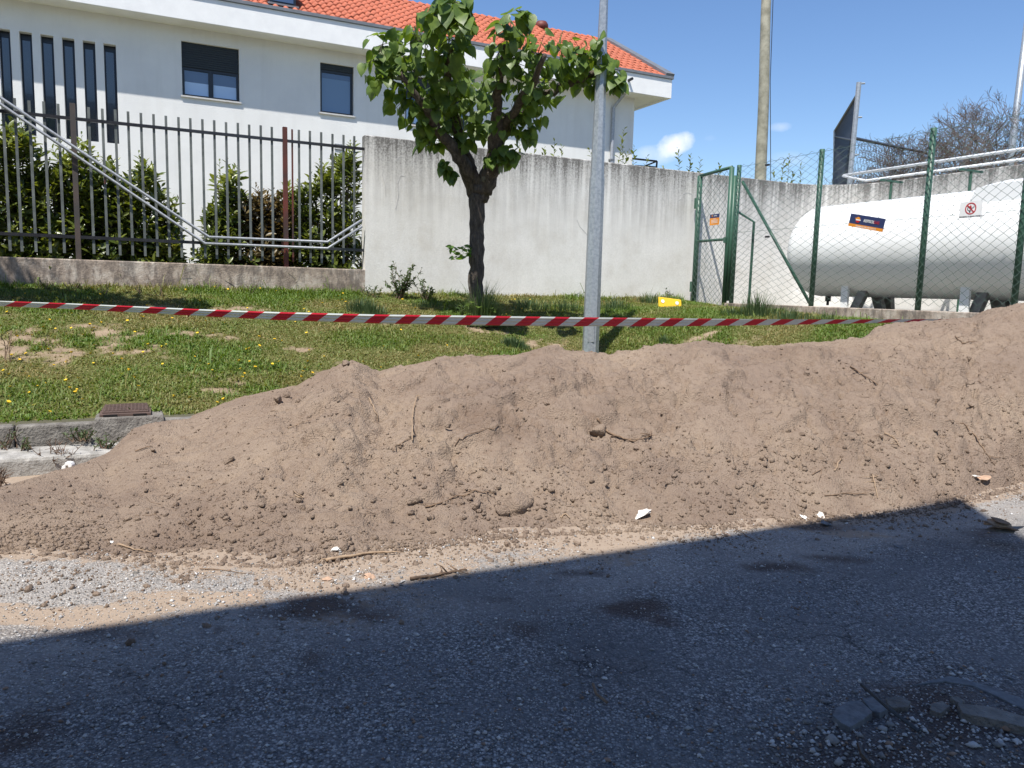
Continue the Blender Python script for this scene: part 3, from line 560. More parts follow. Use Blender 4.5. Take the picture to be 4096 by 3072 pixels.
# ------------------------------------------------------------------ house
TH = 19.0; zE0, zE1 = 7.085, 7.60; over = .58; sC = 12.88; sF = 13.72; sL = -16.0
hs = tag(empty('house', W(2, TH, 1.47)), 'large white rendered house with orange tiled roof and deep white fascia', 'house')
ops = []   # openings s0, s1, z0, z1
def opn(x0, x1, z0, z1, yy): ops.append((ont(x0, yy, TH)[0], ont(x1, yy, TH)[0], z0, z1)); return ops[-1]
slit_px = [(4, 51), (87, 137), (171, 222), (256, 305), (338, 387), (420, 469)]
slits = [opn(a, b_, 4.49, 6.52, 350) for a, b_ in slit_px]
w1 = opn(728, 957, 5.66, 6.81, 300); w2 = opn(1281, 1415, 5.66, 6.80, 350); w3 = opn(1621, 1868, 5.63, 6.80, 450)
step = slits[1][0]-slits[0][0]
for k_ in range(1, 4): slits.append((slits[0][0]-step*k_, slits[0][1]-step*k_, 4.49, 6.52)); ops.append(slits[-1])
w4 = (-9.5, -8.1, 5.66, 6.81); ops.append(w4)
sc_ = sorted(set([sL, sC]+[v for o_ in ops for v in o_[:2]])); zc_ = sorted(set([1.0, 9.0-1.35]+[v for o_ in ops for v in o_[2:]]))
V = []; F = []
def q4(a, b_, c_, d_): n_ = len(V); V.extend([a, b_, c_, d_]); F.append((n_, n_+1, n_+2, n_+3))
for i in range(len(sc_)-1):
    for j in range(len(zc_)-1):
        cs, cz_ = (sc_[i]+sc_[i+1])/2, (zc_[j]+zc_[j+1])/2
        if any(o_[0] < cs < o_[1] and o_[2] < cz_ < o_[3] for o_ in ops): continue
        q4(W(sc_[i], TH, zc_[j]), W(sc_[i+1], TH, zc_[j]), W(sc_[i+1], TH, zc_[j+1]), W(sc_[i], TH, zc_[j+1]))
for (a, b_, c_, d_) in ops:
    D = .26
    q4(W(a, TH, c_), W(a, TH+D, c_), W(a, TH+D, d_), W(a, TH, d_)); q4(W(b_, TH, c_), W(b_, TH, d_), W(b_, TH+D, d_), W(b_, TH+D, c_))
    q4(W(a, TH, d_), W(a, TH+D, d_), W(b_, TH+D, d_), W(b_, TH, d_)); q4(W(a, TH, c_), W(b_, TH, c_), W(b_, TH+D, c_), W(a, TH+D, c_))
TR = 21.8; TB = 24.6
q4(W(sC, TH, 1), W(sC, TB, 1), W(sC, TB, 7.6), W(sC, TH, 7.6)); q4(W(sL, TH, 1), W(sL, TH, 7.6), W(sL, TB, 7.6), W(sL, TB, 1)); q4(W(sL, TB, 1), W(sL, TB, 7.6), W(sC, TB, 7.6), W(sC, TB, 1))
mk('wall', V, F, M['stucco'], hs)
# fascia and soffit: a deep box round the eaves
B().stz(sL-.8, sF, TH-over, TH-over+.14, zE0, zE1).build('fascia', M['fascia'], hs, bev=.008)
B().stz(sL-.8, sF, TH-over+.142, TH+.02, zE0+.02, zE0+.14).build('soffit', M['fascia'], hs)
B().stz(sC-.02, sF, TH+.022, TB+.5, zE0+.02, zE0+.14).build('soffit', M['fascia'], hs)
B().stz(sF-.14, sF, TH-over+.142, TB+.5, zE0, zE1).build('side_fascia', M['fascia'], hs, bev=.008)
zR = 9.47
B().prism([W(sF-.02, TH-over+.03, zE1+.02), W(sF-.02, TR, zR-.1), W(sF-.02, TB+.6, zE1+.02)], -A3*.12).build('gable', M['fascia'], hs)
# grey capping along eave and verge
B().stz(sL-.8, sF+.03, TH-over-.04, TH-over+.16, zE1+.002, zE1+.075).build('eaves_capping', M['greycap'], hs, bev=.006)
a = W(sF+.02, TH-over-.02, zE1+.10); b_ = W(sF+.02, TR+.02, zR+.12); up = nrm(np.cross(b_-a, A3)); up = up if up[2] > 0 else -up
B().box((a+b_)/2-A3*.11, A3*.14, (b_-a)/2, up*.055).build('verge_capping', M['greycap'], hs, bev=.006)
c_ = W(sF+.02, TB+.6, zE1+.1); up2 = nrm(np.cross(c_-b_, A3)); up2 = up2 if up2[2] > 0 else -up2
B().box((c_+b_)/2-A3*.11, A3*.14, (c_-b_)/2, up2*.055).build('verge_capping', M['greycap'], hs)
# roof deck and tiles
t_e = TH-over+.10; z_e = zE1+.03; slope = (zR-z_e)/(TR-t_e)
deck = mk('roof', [W(sL-.8, t_e, z_e-.03), W(sF-.1, t_e, z_e-.03), W(sF-.1, TR, zR-.03), W(sL-.8, TR, zR-.03), W(sF-.1, TB+.6, z_e-.2), W(sL-.8, TB+.6, z_e-.2)], [(0, 1, 2, 3), (3, 2, 4, 5)], M['tile'], hs)
tp = .215; tl = .40; ex = .335
prof = [(-.5, .012), (-.32, .0), (-.18, .006), (-.08, .045), (.06, .068), (.2, .066), (.34, .045), (.44, .012), (.53, .006)]
TV = []; 
for k_, (yy, zz, sc1) in enumerate([(-.03, .026, 1.0), (tl-.03, .0, .97)]):
    for (x, z) in prof: TV.append((x*tp*1.06, yy, z*sc1+zz+.012))
n_ = len(prof); TF = [(i, i+1, n_+i+1, n_+i) for i in range(n_-1)]
m0 = len(TV); TV += [(x*tp*1.06, -.03, z+.026-.006) for (x, z) in prof]; TF += [(m0+i, m0+i+1, i+1, i) for i in range(n_-1)]
TV = np.array(TV); TFn = np.array(TF)
upd = nrm(W(0, TR, zR)-W(0, t_e, z_e)); nn = nrm(np.cross(A3, upd)); Rt = np.stack([A3, upd, nn], 1)
tme = bpy.data.meshes.new('tile'); tme.from_pydata(TV.tolist(), [], TF); tme.materials.append(M['tile']); tme.polygons.foreach_set('use_smooth', [True]*len(tme.polygons))
slen = np.linalg.norm(W(0, TR, zR)-W(0, t_e, z_e)); nr = int(slen/ex); tiles = []
ds0, ds1 = ont(1092, 5, TH-over)[0]-.02, ont(1192, 20, TH-over)[0]+.02     # dormer footprint
rgt = np.random.default_rng(3)
for i in range(int((sF-.25-sL)/tp)):
    s_ = sF-.27-i*tp
    for r_ in range(nr+1):
        if ds0-.02 < s_ < ds1+.02 and 1 <= r_: continue
        P = W(s_, t_e, z_e)+upd*(r_*ex)+rgt.normal(size=3)*.003
        a_ = rgt.normal()*.012; Rr = Rt@np.array([[math.cos(a_), -math.sin(a_), 0], [math.sin(a_), math.cos(a_), 0], [0, 0, 1]])
        x, y = proj(P); vis = (980 < x < 2700 and y > -60); occ = 1 if 1600 < x < 2420 and y > 60+(x-1600)*.05 and not (1830 < x < 1960) else 0
        tiles.append((vis-occ*.6, -P[1]-r_*.02, len(tiles), mat4(Rr, P)))
tiles.sort(key=lambda q: (-q[0], -q[1])); 
for q in tiles[:298]: inst(tme, 'tile', q[3], deck)
tag(joined('tile_field', TV, TFn, [q[3] for q in tiles[298:]], M['tile'], deck, True), kind='stuff')
rt = B()
for i in range(int((sF-sL)/.36)):
    s_ = sF-.1-i*.36; c0 = W(s_, TR, zR+.0); c1 = W(s_-.40, TR, zR-.012)
    V = []; 
    for c__, rr in ((c0, .125), (c1, .112)):
        for k_ in range(7): a_ = math.pi*k_/6; V.append(c__+N3*rr*math.cos(a_)+Z3*(rr*.85*math.sin(a_)))
    rt.add(V, [(k_, k_+1, k_+8, k_+7) for k_ in range(6)])
tag(rt.build('ridge_tile', M['tile'], deck, smooth=True), kind='stuff')
# dark roof window box near the left, and a round vent on the ridge
P0 = W((ds0+ds1)/2, t_e, z_e)
dm = B().box(W((ds0+ds1)/2, t_e+.75, z_e+.62), A3*(ds1-ds0)/2, N3*.5, Z3*.42).build('dormer', M['frame'], deck, bev=.01)
B().box(W((ds0+ds1)/2, t_e+.22, z_e+.20), A3*((ds1-ds0)/2+.05), N3*.05, Z3*.02).build('dormer_sill', M['greycap'], dm)
B().box(W((ds0+ds1)/2, t_e+.242, z_e+.62), A3*((ds1-ds0)/2-.06), N3*.006, Z3*.34).build('dormer_glass', M['glass'], dm)
sv = ont(2166, 120, TR)[0]; V = []; vb = B()
for k_ in range(2): pass
vp = [W(sv, TR, zR+.02), W(sv, TR, zR+.16), W(sv, TR, zR+.24), W(sv, TR, zR+.27)]
vb.tube(vp, [.21, .20, .15, .03], 14).build('roof_vent', M['rust'], deck, smooth=True)
# windows
def window(op, shutter, n, mat=None, depth=.09, blind=None):
    a, b_, c_, d_ = op; fw = .055; T0 = TH+depth; zs = d_-shutter
    wr = B(); wr.stz(a, b_, T0, T0+.06, c_, c_+fw).stz(a, b_, T0, T0+.06, zs-fw, zs-.0); wr.stz(a, a+fw, T0, T0+.06, c_+fw, zs-fw).stz(b_-fw, b_, T0, T0+.06, c_+fw, zs-fw)
    for k_ in range(1, n): m_ = a+(b_-a)*k_/n; wr.stz(m_-.05, m_+.05, T0-.004, T0+.058, c_+fw, zs-fw)
    w = wr.build('window', M['frame'], hs)
    for k_ in range(n):
        x0 = a+(b_-a)*k_/n+(fw if k_ == 0 else .05); x1 = a+(b_-a)*(k_+1)/n-(fw if k_ == n-1 else .05)
        zm = c_+fw+(zs-2*fw-c_)*(.52 if shutter > .3 else .86)
        B().stz(x0+.001, x1-.001, T0+.03, T0+.036, zm+.0005, zs-fw-.001).build('pane', M['glass'], w); B().stz(x0+.001, x1-.001, T0+.03, T0+.036, c_+fw+.001, zm-.0005).build('sky_reflection_pane', M['skyglass' if shutter > .3 else 'skyglass2'], w)  # lower part of each pane is coloured paler, as if reflecting sky
    if shutter > .1:
        k = int(shutter/.045); sb = B()
        for i in range(k):
            z0 = zs+i*(shutter/k); sb.stz(a+.01, b_-.01, T0-.03+(i % 2)*.0, T0-.012, z0+.005, z0+shutter/k-.001)
        sb.stz(a+.005, b_-.005, T0-.010, T0+.05, zs, d_-.001); sb.build('shutter', M['shutter'], w)
    B().stz(a-.035, b_+.035, TH-.045, TH+depth-.004, c_-.04, c_-.001).build('sill', M['sill'], w, bev=.005)
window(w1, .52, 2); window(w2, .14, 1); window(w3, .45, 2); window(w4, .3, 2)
for (a, b_, c_, d_) in slits:
    w = B().stz(a, b_, TH+.17, TH+.2, c_, c_+.06).stz(a, b_, TH+.17, TH+.2, d_-.12, d_).stz(a, a+.03, TH+.17, TH+.2, c_+.06, d_-.12).stz(b_-.05, b_, TH+.17, TH+.2, c_+.06, d_-.12).build('narrow_window', M['frame'], hs)
    B().stz(a+.031, b_-.051, TH+.182, TH+.19, c_+.061, d_-.121).build('pane', M['slitglass'], w)
# vent grille, camera stub, downpipe, drip marks
a = ont(1338, 575, TH)[0]; b2 = ont(1368, 575, TH)[0]; z0 = ont(1350, 600, TH)[1]; z1 = ont(1350, 576, TH)[1]
vg = B().stz(a, b2, TH-.02, TH-.002, z0, z1).build('vent_grille', M['greycap'], hs)
vs = B(); 
for k_ in range(5): zz = z0+.02+k_*(z1-z0-.03)/5; vs.stz(a+.015, b2-.015, TH-.03, TH-.021, zz, zz+.012)
vs.build('louvre', M['white'], vg)
s_, z_ = ont(2514, 322, TH-over); fc = tag(B().tube([W(s_, TH-over-.001, z_), W(s_+.02, TH-over-.16, z_+.02)], .038, 12).build('security_camera', M['black'], None), 'small black cylindrical camera stub on the white fascia near the house corner', 'camera')
sdp = ont(2452, 500, TH-.07)[0]; zt_ = ont(2452, 430, TH-.07)[1]; s2, z2 = ont(2500, 382, TH-.3)
dp = B().tube([W(sdp, TH-.07, 1.5), W(sdp, TH-.07, zt_), W(s2, TH-.28, zE0+.03)], .05, 10).build('downpipe', M['galvrail'], hs, smooth=False)
for zz in (3.9, 5.3): B().stz(sdp-.065, sdp+.065, TH-.125, TH-.002, zz, zz+.04).build('pipe_clip', M['greycap'], dp)
# far balcony railing right of the house corner
br = tag(empty('balcony_railing', at(2570, 690, 24)), 'small black metal railing beside the far corner of the white house', 'railing')
def bx(x, y, Y=24.): return at(x, y, Y)
B().tube([bx(2526, 634), bx(2628, 645)], .03, 6).build('top_rail', M['rail'], br); B().tube([bx(2628, 645), bx(2623, 700)], .03, 6).build('post', M['rail'], br)
B().tube([bx(2526, 634), bx(2524, 700)], .03, 6).build('post', M['rail'], br); B().tube([bx(2570, 668), bx(2628, 645, 24)], .025, 6).build('brace', M['rail'], br); B().tube([bx(2540, 662), bx(2626, 668)], .02, 6).build('lower_rail', M['rail'], br)
for k_ in range(5): x = 2543+k_*17; B().tube([bx(x, 664+k_*1.2), bx(x-2, 700)], .009, 4).build('bar', M['rail'], br)

# building behind the viewer, whose shade falls on the street
H_ = 9.0; bb = tag(empty('apartment_block', W(-5, -6, 0)), 'beige apartment block behind the street with a broad overhanging roof', 'building')
e0 = 3.86-.375*H_; sc0 = 5.92-.408*H_
B().stz(-16, sc0-1.0, -12, -.9, 0, H_-.25).build('wall', M['beige'], bb)
B().prism([W(-17, e0+.04, H_-.25), W(sc0, e0, H_-.25), W(sc0-4.5, e0-7.0, H_-.25), W(-17, -13, H_-.25)], Z3*.25).build('roof', M['greycap'], bb)
for k_ in range(5):
    for zz in (1.2, 4.2, 7.0)[:2+(k_ % 2)*0]: B().stz(-14+k_*2.8, -12.8+k_*2.8, -.9, -.87, zz, zz+1.3).build('window', M['glass'], bb)

# ------------------------------------------------------------------ chain link enclosure
SF = 9.7; ztF = 3.88
def zig(P0, P1, z0f, z1, n, wz=.058, r=.0034, wob=0.0):
    """woven wires: each one a vertical zigzag locked into its neighbour"""
    P0 = np.asarray(P0, float); P1 = np.asarray(P1, float); d = P1-P0; L = np.linalg.norm(d[:2]); wdt = L/n; dd = nrm(d); nn_ = np.array([-dd[1], dd[0], 0])
    rows_ = int((z1-1.45)/wz); V = []; F = []; c_ = 0; tri = [(0, 0), (2.1, 0), (1.05, 2.0)]
    for k_ in range(n+1):
        zz0 = z0f((k_)/n); ptsz = np.linspace(z1, zz0, rows_)
        for i, z in enumerate(ptsz):
            off = (.5 if (i+k_) % 2 else -.5)*wdt*1.02
            sb = (k_+.0)*wdt+off; sb = min(max(sb, 0), L)
            p_ = P0+dd*sb; p_ = np.array([p_[0], p_[1], z])+nn_*((.004 if i % 2 else -.004)+wob*math.sin(k_*.4)*math.sin((z-1.4)*1.3))
            for (a, b_) in tri: V.append(p_+dd*(a-1)*r+nn_*(b_-.7)*r)
            if i: F += [(c_-3+j, c_-3+(j+1) % 3, c_+(j+1) % 3, c_+j) for j in range(3)]
            c_ += 3
    return V, F
fe = tag(empty('chain_link_fence', W(SF, 9, 1.45)), 'green chain link fence on steel posts around the gas tank', 'fence')
posts = [10.93, 9.07, 7.18, 5.88, 4.1]
B().stz(SF-.12, SF+.12, 1.5, 10.98, .2, 1.462).build('base_kerb', M['plinth'], fe, bev=.01)
for t_ in posts:
    po = B().tube([W(SF, t_, 1.45), W(SF, t_, ztF+.03)], .04, 10).build('fence_post', M['green'], fe, smooth=True)
for i in range(len(posts)-1):
    t0, t1 = posts[i], posts[i+1]
    zf = (lambda f: 1.50+.13*math.sin(math.pi*min(1, f*1.25))**2) if i == 0 else (lambda f: 1.50+.03*math.sin(f*9))
    V, F = zig(W(SF-.045, t0, 0), W(SF-.045, t1, 0), zf, ztF+.02, 17)
    mk('wire_mesh', V, F, M['wire'], fe)
    for zz in (ztF-.02, 2.72): B().tube([W(SF-.05, t0, zz), W(SF-.05, t1, zz+.0)], .0028, 4).build('tension_wire', M['wire'], fe)
for (x, y) in ((3070, 660), (3069, 947)):
    t_, z_ = onS(x, y, SF-.05); B().box(W(SF-.05, t_, z_), N3*.045, A3*.016, Z3*.016).build('wire_tensioner', M['black'], fe, bev=.006)
B().tube([W(SF+.03, 10.86, 3.62), W(SF+.03, 9.12, 1.50)], .026, 8).build('brace', M['green'], fe, smooth=True)
# inner bent rail behind the first bay
(ia, iz), (ib, jz) = onS(2948, 845, SF+.3), onS(3016, 888, SF+.3)
ir = B().tube([W(SF+.3, ia, iz), W(SF+.3, ib, jz), W(SF+.3, ib, 1.42)], .024, 8).build('inner_rail', M['green'], fe)
# gate
gt_ = tag(empty('gate', W(SF, 11.5, 1.35)), 'narrow green chain link gate with mid rail between concrete wall and fence', 'gate')
g0, g1 = 12.07, 11.12
B().tube([W(SF+.06, g0, 1.30), W(SF+.06, g0, 3.86)], .05, 10).build('gate_post', M['green'], gt_, smooth=True)
B().tube([W(SF, g1, 1.42), W(SF, g1, 3.90)], .045, 10).build('gate_frame_upright', M['green'], gt_, smooth=True)
B().tube([W(SF, g1-.09, 1.50), W(SF, g1-.09, 3.74)], .03, 8).build('gate_frame_upright', M['green'], gt_, smooth=True)
B().tube([W(SF+.06, g0, 3.86), W(SF, g1, 3.90)], .032, 8).build('gate_frame_top', M['green'], gt_, smooth=True)
B().tube([W(SF+.06, g0, 2.62), W(SF, g1, 2.62)], .025, 8).build('gate_middle_rail', M['green'], gt_, smooth=True)
B().tube([W(SF+.06, g0, 1.36), W(SF, g1, 1.36)], .022, 8).build('gate_frame_bottom', M['green'], gt_, smooth=True)
V, F = zig(W(SF-.02, g0-.04, 0), W(SF-.05, g1+.03, 0), lambda f: 1.38, 3.84, 12); mk('wire_mesh', V, F, M['wire'], gt_)
B().box(W(SF-.06, g1+.0, 2.6), N3*.03, A3*.02, Z3*.05).build('latch', M['green'], gt_)
for zz in (1.75, 3.35): B().box(W(SF+.05, g0+.07, zz), N3*.03, A3*.02, Z3*.10).build('hinge', M['green'], gt_)

# ------------------------------------------------------------------ text and signs
def text(body, size, mat, parent, org, xd, ud, nd_, squeeze=1, al='LEFT', shear=0):
    cu_ = bpy.data.curves.new('t', 'FONT'); cu_.body = body; cu_.size = size; cu_.align_x = al; cu_.extrude = .0004; cu_.shear = shear; cu_.offset = size*.012
    o = bpy.data.objects.new('t', cu_); C.objects.link(o); dg = bpy.context.evaluated_depsgraph_get(); me = bpy.data.meshes.new_from_object(o.evaluated_get(dg))
    V = np.array([v.co[:] for v in me.vertices]); F = [tuple(p.vertices) for p in me.polygons]; bpy.data.objects.remove(o)
    V = np.asarray(org)[None]+V[:, :1]*squeeze*np.asarray(xd)+V[:, 1:2]*np.asarray(ud)+V[:, 2:]*np.asarray(nd_)
    return mk('lettering', V, F, mat, parent)
OUT = -A3                                   # towards the viewer from the fence plane
def disc(b, c, x, y, r0, r1, n=28, a0=0, a1=2*math.pi, off=None):
    off = np.asarray(off); V = []; F = []
    for i in range(n+1):
        a = a0+(a1-a0)*i/n; e = math.cos(a)*np.asarray(x)+math.sin(a)*np.asarray(y); V += [c+e*r0, c+e*r1, c+e*r1+off, c+e*r0+off]
    for i in range(n):
        for j in range(4): F.append((i*4+j, i*4+(j+1) % 4, i*4+4+(j+1) % 4, i*4+4+j))
    b.add(V, F); return b
# blue sign on the mesh
t_, z_ = onS(3466, 890, SF-.065); Cb = W(SF-.065, t_, z_)
phi = math.radians(-11.5); xd = -N3*math.cos(phi)+Z3*math.sin(phi); ud = N3*math.sin(phi)+Z3*math.cos(phi)
hw = .235+.0; 
def px_per(P): a = np.array(proj(P)); b_ = np.array(proj(P+xd*.1)); return np.linalg.norm(b_-a)/.1
k_ = px_per(Cb); hw = 70.5/k_; hh_ = 26.5/(np.linalg.norm(np.array(proj(Cb+ud*.1))-np.array(proj(Cb)))/.1)
bs = tag(empty('company_sign', Cb), 'wide dark blue sign with orange strip hung crooked on the tank fence', 'sign')
B().box(Cb, xd*hw, ud*hh_, A3*.0015).build('panel', M['navy'], bs)
B().box(Cb+OUT*.0025-ud*hh_*.76, xd*hw*.999, ud*hh_*.24, A3*.001).build('strip', M['orange'], bs)
e = OUT*.0055; sm = OUT*.0008
em = Cb+e-xd*hw*.50+ud*hh_*.22; r_ = hh_*.42
disc(B(), em, xd, ud, .0, r_, 18, 0, math.pi, sm).build('emblem', M['orange'], bs); disc(B(), em-ud*.006, xd, ud, 0, r_, 18, math.pi, 2*math.pi, sm).build('emblem', M['red'], bs)
B().box(em+xd*r_*.15-ud*.004+OUT*.001, xd*r_*1.15, ud*r_*.20, A3*.0006).build('emblem', M['white'], bs); B().box(em-xd*r_*.9+ud*r_*.35+OUT*.001, xd*r_*.45, ud*r_*.22, A3*.0006).build('emblem', M['orange'], bs)
text('REPSOL', hh_*.62, M['white'], bs, Cb+e-xd*hw*.18+ud*hh_*.02, xd, ud, OUT, 1.0, shear=.2); text('GAS', hh_*.62, M['red'], bs, Cb+e+xd*hw*.40+ud*hh_*.02, xd, ud, OUT, .95)
text('Emergência 24h: 707 213 213', hh_*.34, M['white'], bs, Cb+e-xd*hw*.55-ud*hh_*.88, xd, ud, OUT, .95)
# no smoking sign
xd = -N3; ud = Z3
t_, z_ = onS(3883, 838, SF-.065); Cs = W(SF-.065, t_, z_); k_ = px_per(Cs); hw = 46/k_; hh_ = 33/(np.linalg.norm(np.array(proj(Cs+ud*.1))-np.array(proj(Cs)))/.1)
ns = tag(empty('no_smoking_sign', Cs), 'white prohibition sign with red crossed circle on the tank fence', 'sign')
B().box(Cs, xd*hw, ud*hh_, A3*.0015).build('panel', M['white'], ns)
r_ = hh_*.72; cc_ = Cs+OUT*.003+ud*hh_*.12
disc(B(), cc_, xd, ud, r_*.82, r_, 32, off=sm).build('ring', M['red'], ns)
dv = nrm(xd-ud*1.0); pv = nrm(xd+ud); B().box(cc_+OUT*.003, dv*r_*.83, pv*r_*.08, A3*.0005).build('slash', M['red'], ns)
disc(B(), cc_-xd*r_*.22-ud*r_*.0, xd, ud, r_*.30, r_*.40, 20, off=sm*.8).build('emblem', M['black'], ns); disc(B(), cc_-xd*r_*.1-ud*r_*.55, xd, ud, 0, r_*.14, 12, off=sm).build('emblem', M['black'], ns)
B().prism([cc_+OUT*.0015+xd*a+ud*b_ for a, b_ in ((-r_*.3, r_*.1), (-r_*.32, r_*.45), (-r_*.15, r_*.3), (-r_*.1, r_*.68), (r_*.05, r_*.35), (r_*.15, r_*.5), (r_*.12, r_*.05))], sm).build('flame', M['red'], ns)
B().box(cc_+OUT*.0015+xd*r_*.42+ud*r_*.15, nrm(xd+ud*.7)*r_*.3, nrm(ud-xd*.7)*r_*.06, A3*.0005).build('cigarette', M['greycap'], ns)
text('PROIBIDO FUMAR E FOGUEAR', hh_*.24, M['black'], ns, Cs+OUT*.003-xd*hw*.98-ud*hh_*.93, xd, ud, OUT, .98*hw/(hh_*1.42)*1.0)
# small gate sign
t_, z_ = onS(2858, 880, SF-.06); Cg = W(SF-.06, t_, z_); k_ = px_per(Cg); hw = 19/k_; hh_ = 20/(np.linalg.norm(np.array(proj(Cg+ud*.1))-np.array(proj(Cg)))/.1)
gs = tag(empty('gate_sign', Cg), 'small orange and navy notice fixed to the mesh of the green gate', 'sign')
B().box(Cg-ud*hh_*.2, xd*hw, ud*hh_*.8, A3*.0015).build('panel', M['orange'], gs); B().box(Cg+ud*hh_*.8, xd*hw, ud*hh_*.38, A3*.0016).build('header', M['navy'], gs)
disc(B(), Cg+OUT*.003-xd*hw*.5+ud*hh_*.85, xd, ud, 0, hh_*.16, 12, off=sm).build('emblem', M['orange'], gs); text('REPSOL', hh_*.28, M['white'], gs, Cg+OUT*.003-xd*hw*.15+ud*hh_*.75, xd, ud, OUT, 1, shear=.2)
for k_ in range(4): B().box(Cg+OUT*.003+ud*hh_*(.2-.25*k_), xd*hw*(.3 if k_ == 0 else .7), ud*hh_*.04, A3*.0005).build('print_line', M['white'], gs)

# ------------------------------------------------------------------ gas tank
sT, zT, rT = 11.2, 2.43, .80; tFar = onS(3170, 1040, sT)[0]-.32; tN = 2.0
tk_ = tag(empty('gas_tank', W(sT, 7, 1.42)), 'long white horizontal gas tank with domed end behind the chain link fence', 'gas tank')
prof = [(tFar-.42*(1-math.cos(a))-.0, rT*math.sin(a)) for a in np.linspace(.02, math.pi/2, 12)]
prof = [(tFar-.44*(1-math.cos(a)), rT*math.sin(a)) for a in np.linspace(.03, math.pi/2, 12)]+[(t_, rT) for t_ in (tFar-1.5, tFar-3, 6, 4.5, tN+.44)]+[(tN+.44-.44*math.sin(a), rT*math.cos(a)) for a in np.linspace(.1, math.pi/2-.03, 10)]
n = 72; V = [W(sT+r_*math.cos(2*math.pi*j/n), t_, zT+r_*math.sin(2*math.pi*j/n)) for (t_, r_) in prof for j in range(n)]
F = [(i*n+j, i*n+(j+1) % n, (i+1)*n+(j+1) % n, (i+1)*n+j) for i in range(len(prof)-1) for j in range(n)]+[tuple(range(n)), tuple((len(prof)-1)*n+j for j in range(n))]
shell = mk('shell', V, F, M['tank'], tk_, smooth=True)
for t_ in (tFar-1.6, tFar-3.3, 4.3):
    n = 48; V = []; 
    for dt_ in (-.012, .012):
        for rr in (rT-.01, rT+.003): V += [W(sT+rr*math.cos(2*math.pi*j/n), t_+dt_, zT+rr*math.sin(2*math.pi*j/n)) for j in range(n)]
    F = [(n+j, n+(j+1) % n, 3*n+(j+1) % n, 3*n+j) for j in range(n)]; mk('weld_seam', V, F, M['tank'], shell, smooth=True)
# legs: light plate plus splayed dark steel
for (x, y) in ((3385, 1180), (3865, 1200)):
    t_, _ = onS(x, y, sT-.45)
    B().stz(sT-.50, sT-.46, t_-.07, t_+.07, 1.42, 1.86).build('support_plate', M['tank'], tk_)
    B().stz(sT+.46, sT+.50, t_-.07, t_+.07, 1.42, 1.86).build('support_plate', M['tank'], tk_)
    for (x0_, x1_, S_) in ((75, 35, sT-.35), (112, 138, sT+.05), (165, 172, sT+.38)):
        ta_, _ = onS(x+x0_, 1190, S_); tb2, _ = onS(x+x1_, 1235, S_); a = W(S_, ta_, 1.78); c_ = W(S_, tb2, 1.415)
        B().box((a+c_)/2, (a-c_)/2, A3*.05, nrm(np.cross(a-c_, A3))*.075).build('leg', M['tanksteel'], tk_)
t_, _ = onS(3312, 1195, sT); B().tube([W(sT, t_, 1.66), W(sT, t_, 1.54)], .05, 10).build('drain_valve', M['black'], tk_); B().tube([W(sT, t_, 1.56), W(sT, t_, 1.47)], .025, 8).build('drain_valve', M['black'], tk_)
# valve cover on top
t0, zc0 = onS(3866, 832, sT-.58); hC = .375
P = [W(sT-.36, t0, zc0), W(sT-.30, t0-.12, zc0+.33), W(sT-.30, t0-1.1, zc0+.40), W(sT-.36, t0-1.25, zc0)]
cv = B(); V = []
ring = [(t0, .0), (t0-.01, .03), (t0-.13, hC*.92), (t0-.45, hC+.01), (t0-1.0, hC), (t0-1.2, hC*.9), (t0-1.28, .0)]
for sg in np.linspace(-1, 1, 7):
    for (t_, z_) in ring: V.append(W(sT+sg*.585, t_, zc0+z_*(1-.25*abs(sg)**3)))
nr_ = len(ring); F = [(i*nr_+j, i*nr_+j+1, (i+1)*nr_+j+1, (i+1)*nr_+j) for i in range(6) for j in range(nr_-1)]+[tuple(range(nr_)), tuple(6*nr_+j for j in range(nr_))[::-1]]
cv.add(V, F); cvo = cv.build('valve_cover', M['tank'], tk_, bev=.01)
B().box(W(sT-.595, t0-.35, zc0+.02), N3*.32, A3*.012, Z3*.015).build('seal_strip', M['black'], cvo); B().box(W(sT-.595, t0-1.15, zc0+.03), N3*.16, A3*.02, Z3*.02).build('clasp', M['black'], cvo)
# white pipes on T stands between tank and wall
SP = 12.9; pr = tag(empty('pipe_run', W(SP, 8, 1.42)), 'pair of pale pipes on green T shaped stands above the tank', 'pipes')
ta, za = onS(3375, 700, SP); tb, zb = onS(4096, 597, SP); zp = (za+zb)/2; zp2 = (onS(3600, 708, SP-.3)[1]+onS(4090, 633, SP-.3)[1])/2
B().tube([W(SP, ta, zp), W(SP, 1.8, zp)], .028, 8).build('pipe', M['tank'], pr, smooth=True)
tq, zq = onS(3440, 713, SP+.3)
B().tube([W(SP, ta+.02, zp-.01), W(SP-.3, ta-.8, zp2), W(SP-.3, 1.8, zp2)], .024, 8).build('pipe', M['tank'], pr, smooth=True)
for (x, y) in ((3568, 700), (3888, 650)):
    t_, _ = onS(x, y, SP-.1); B().tube([W(SP-.1, t_, 1.42), W(SP-.1, t_, zp2-.06)], .025, 8).build('stand', M['green'], pr); B().box(W(SP-.1, t_, zp2-.04), A3*.28, N3*.03, Z3*.016).build('cross_arm', M['green'], pr)

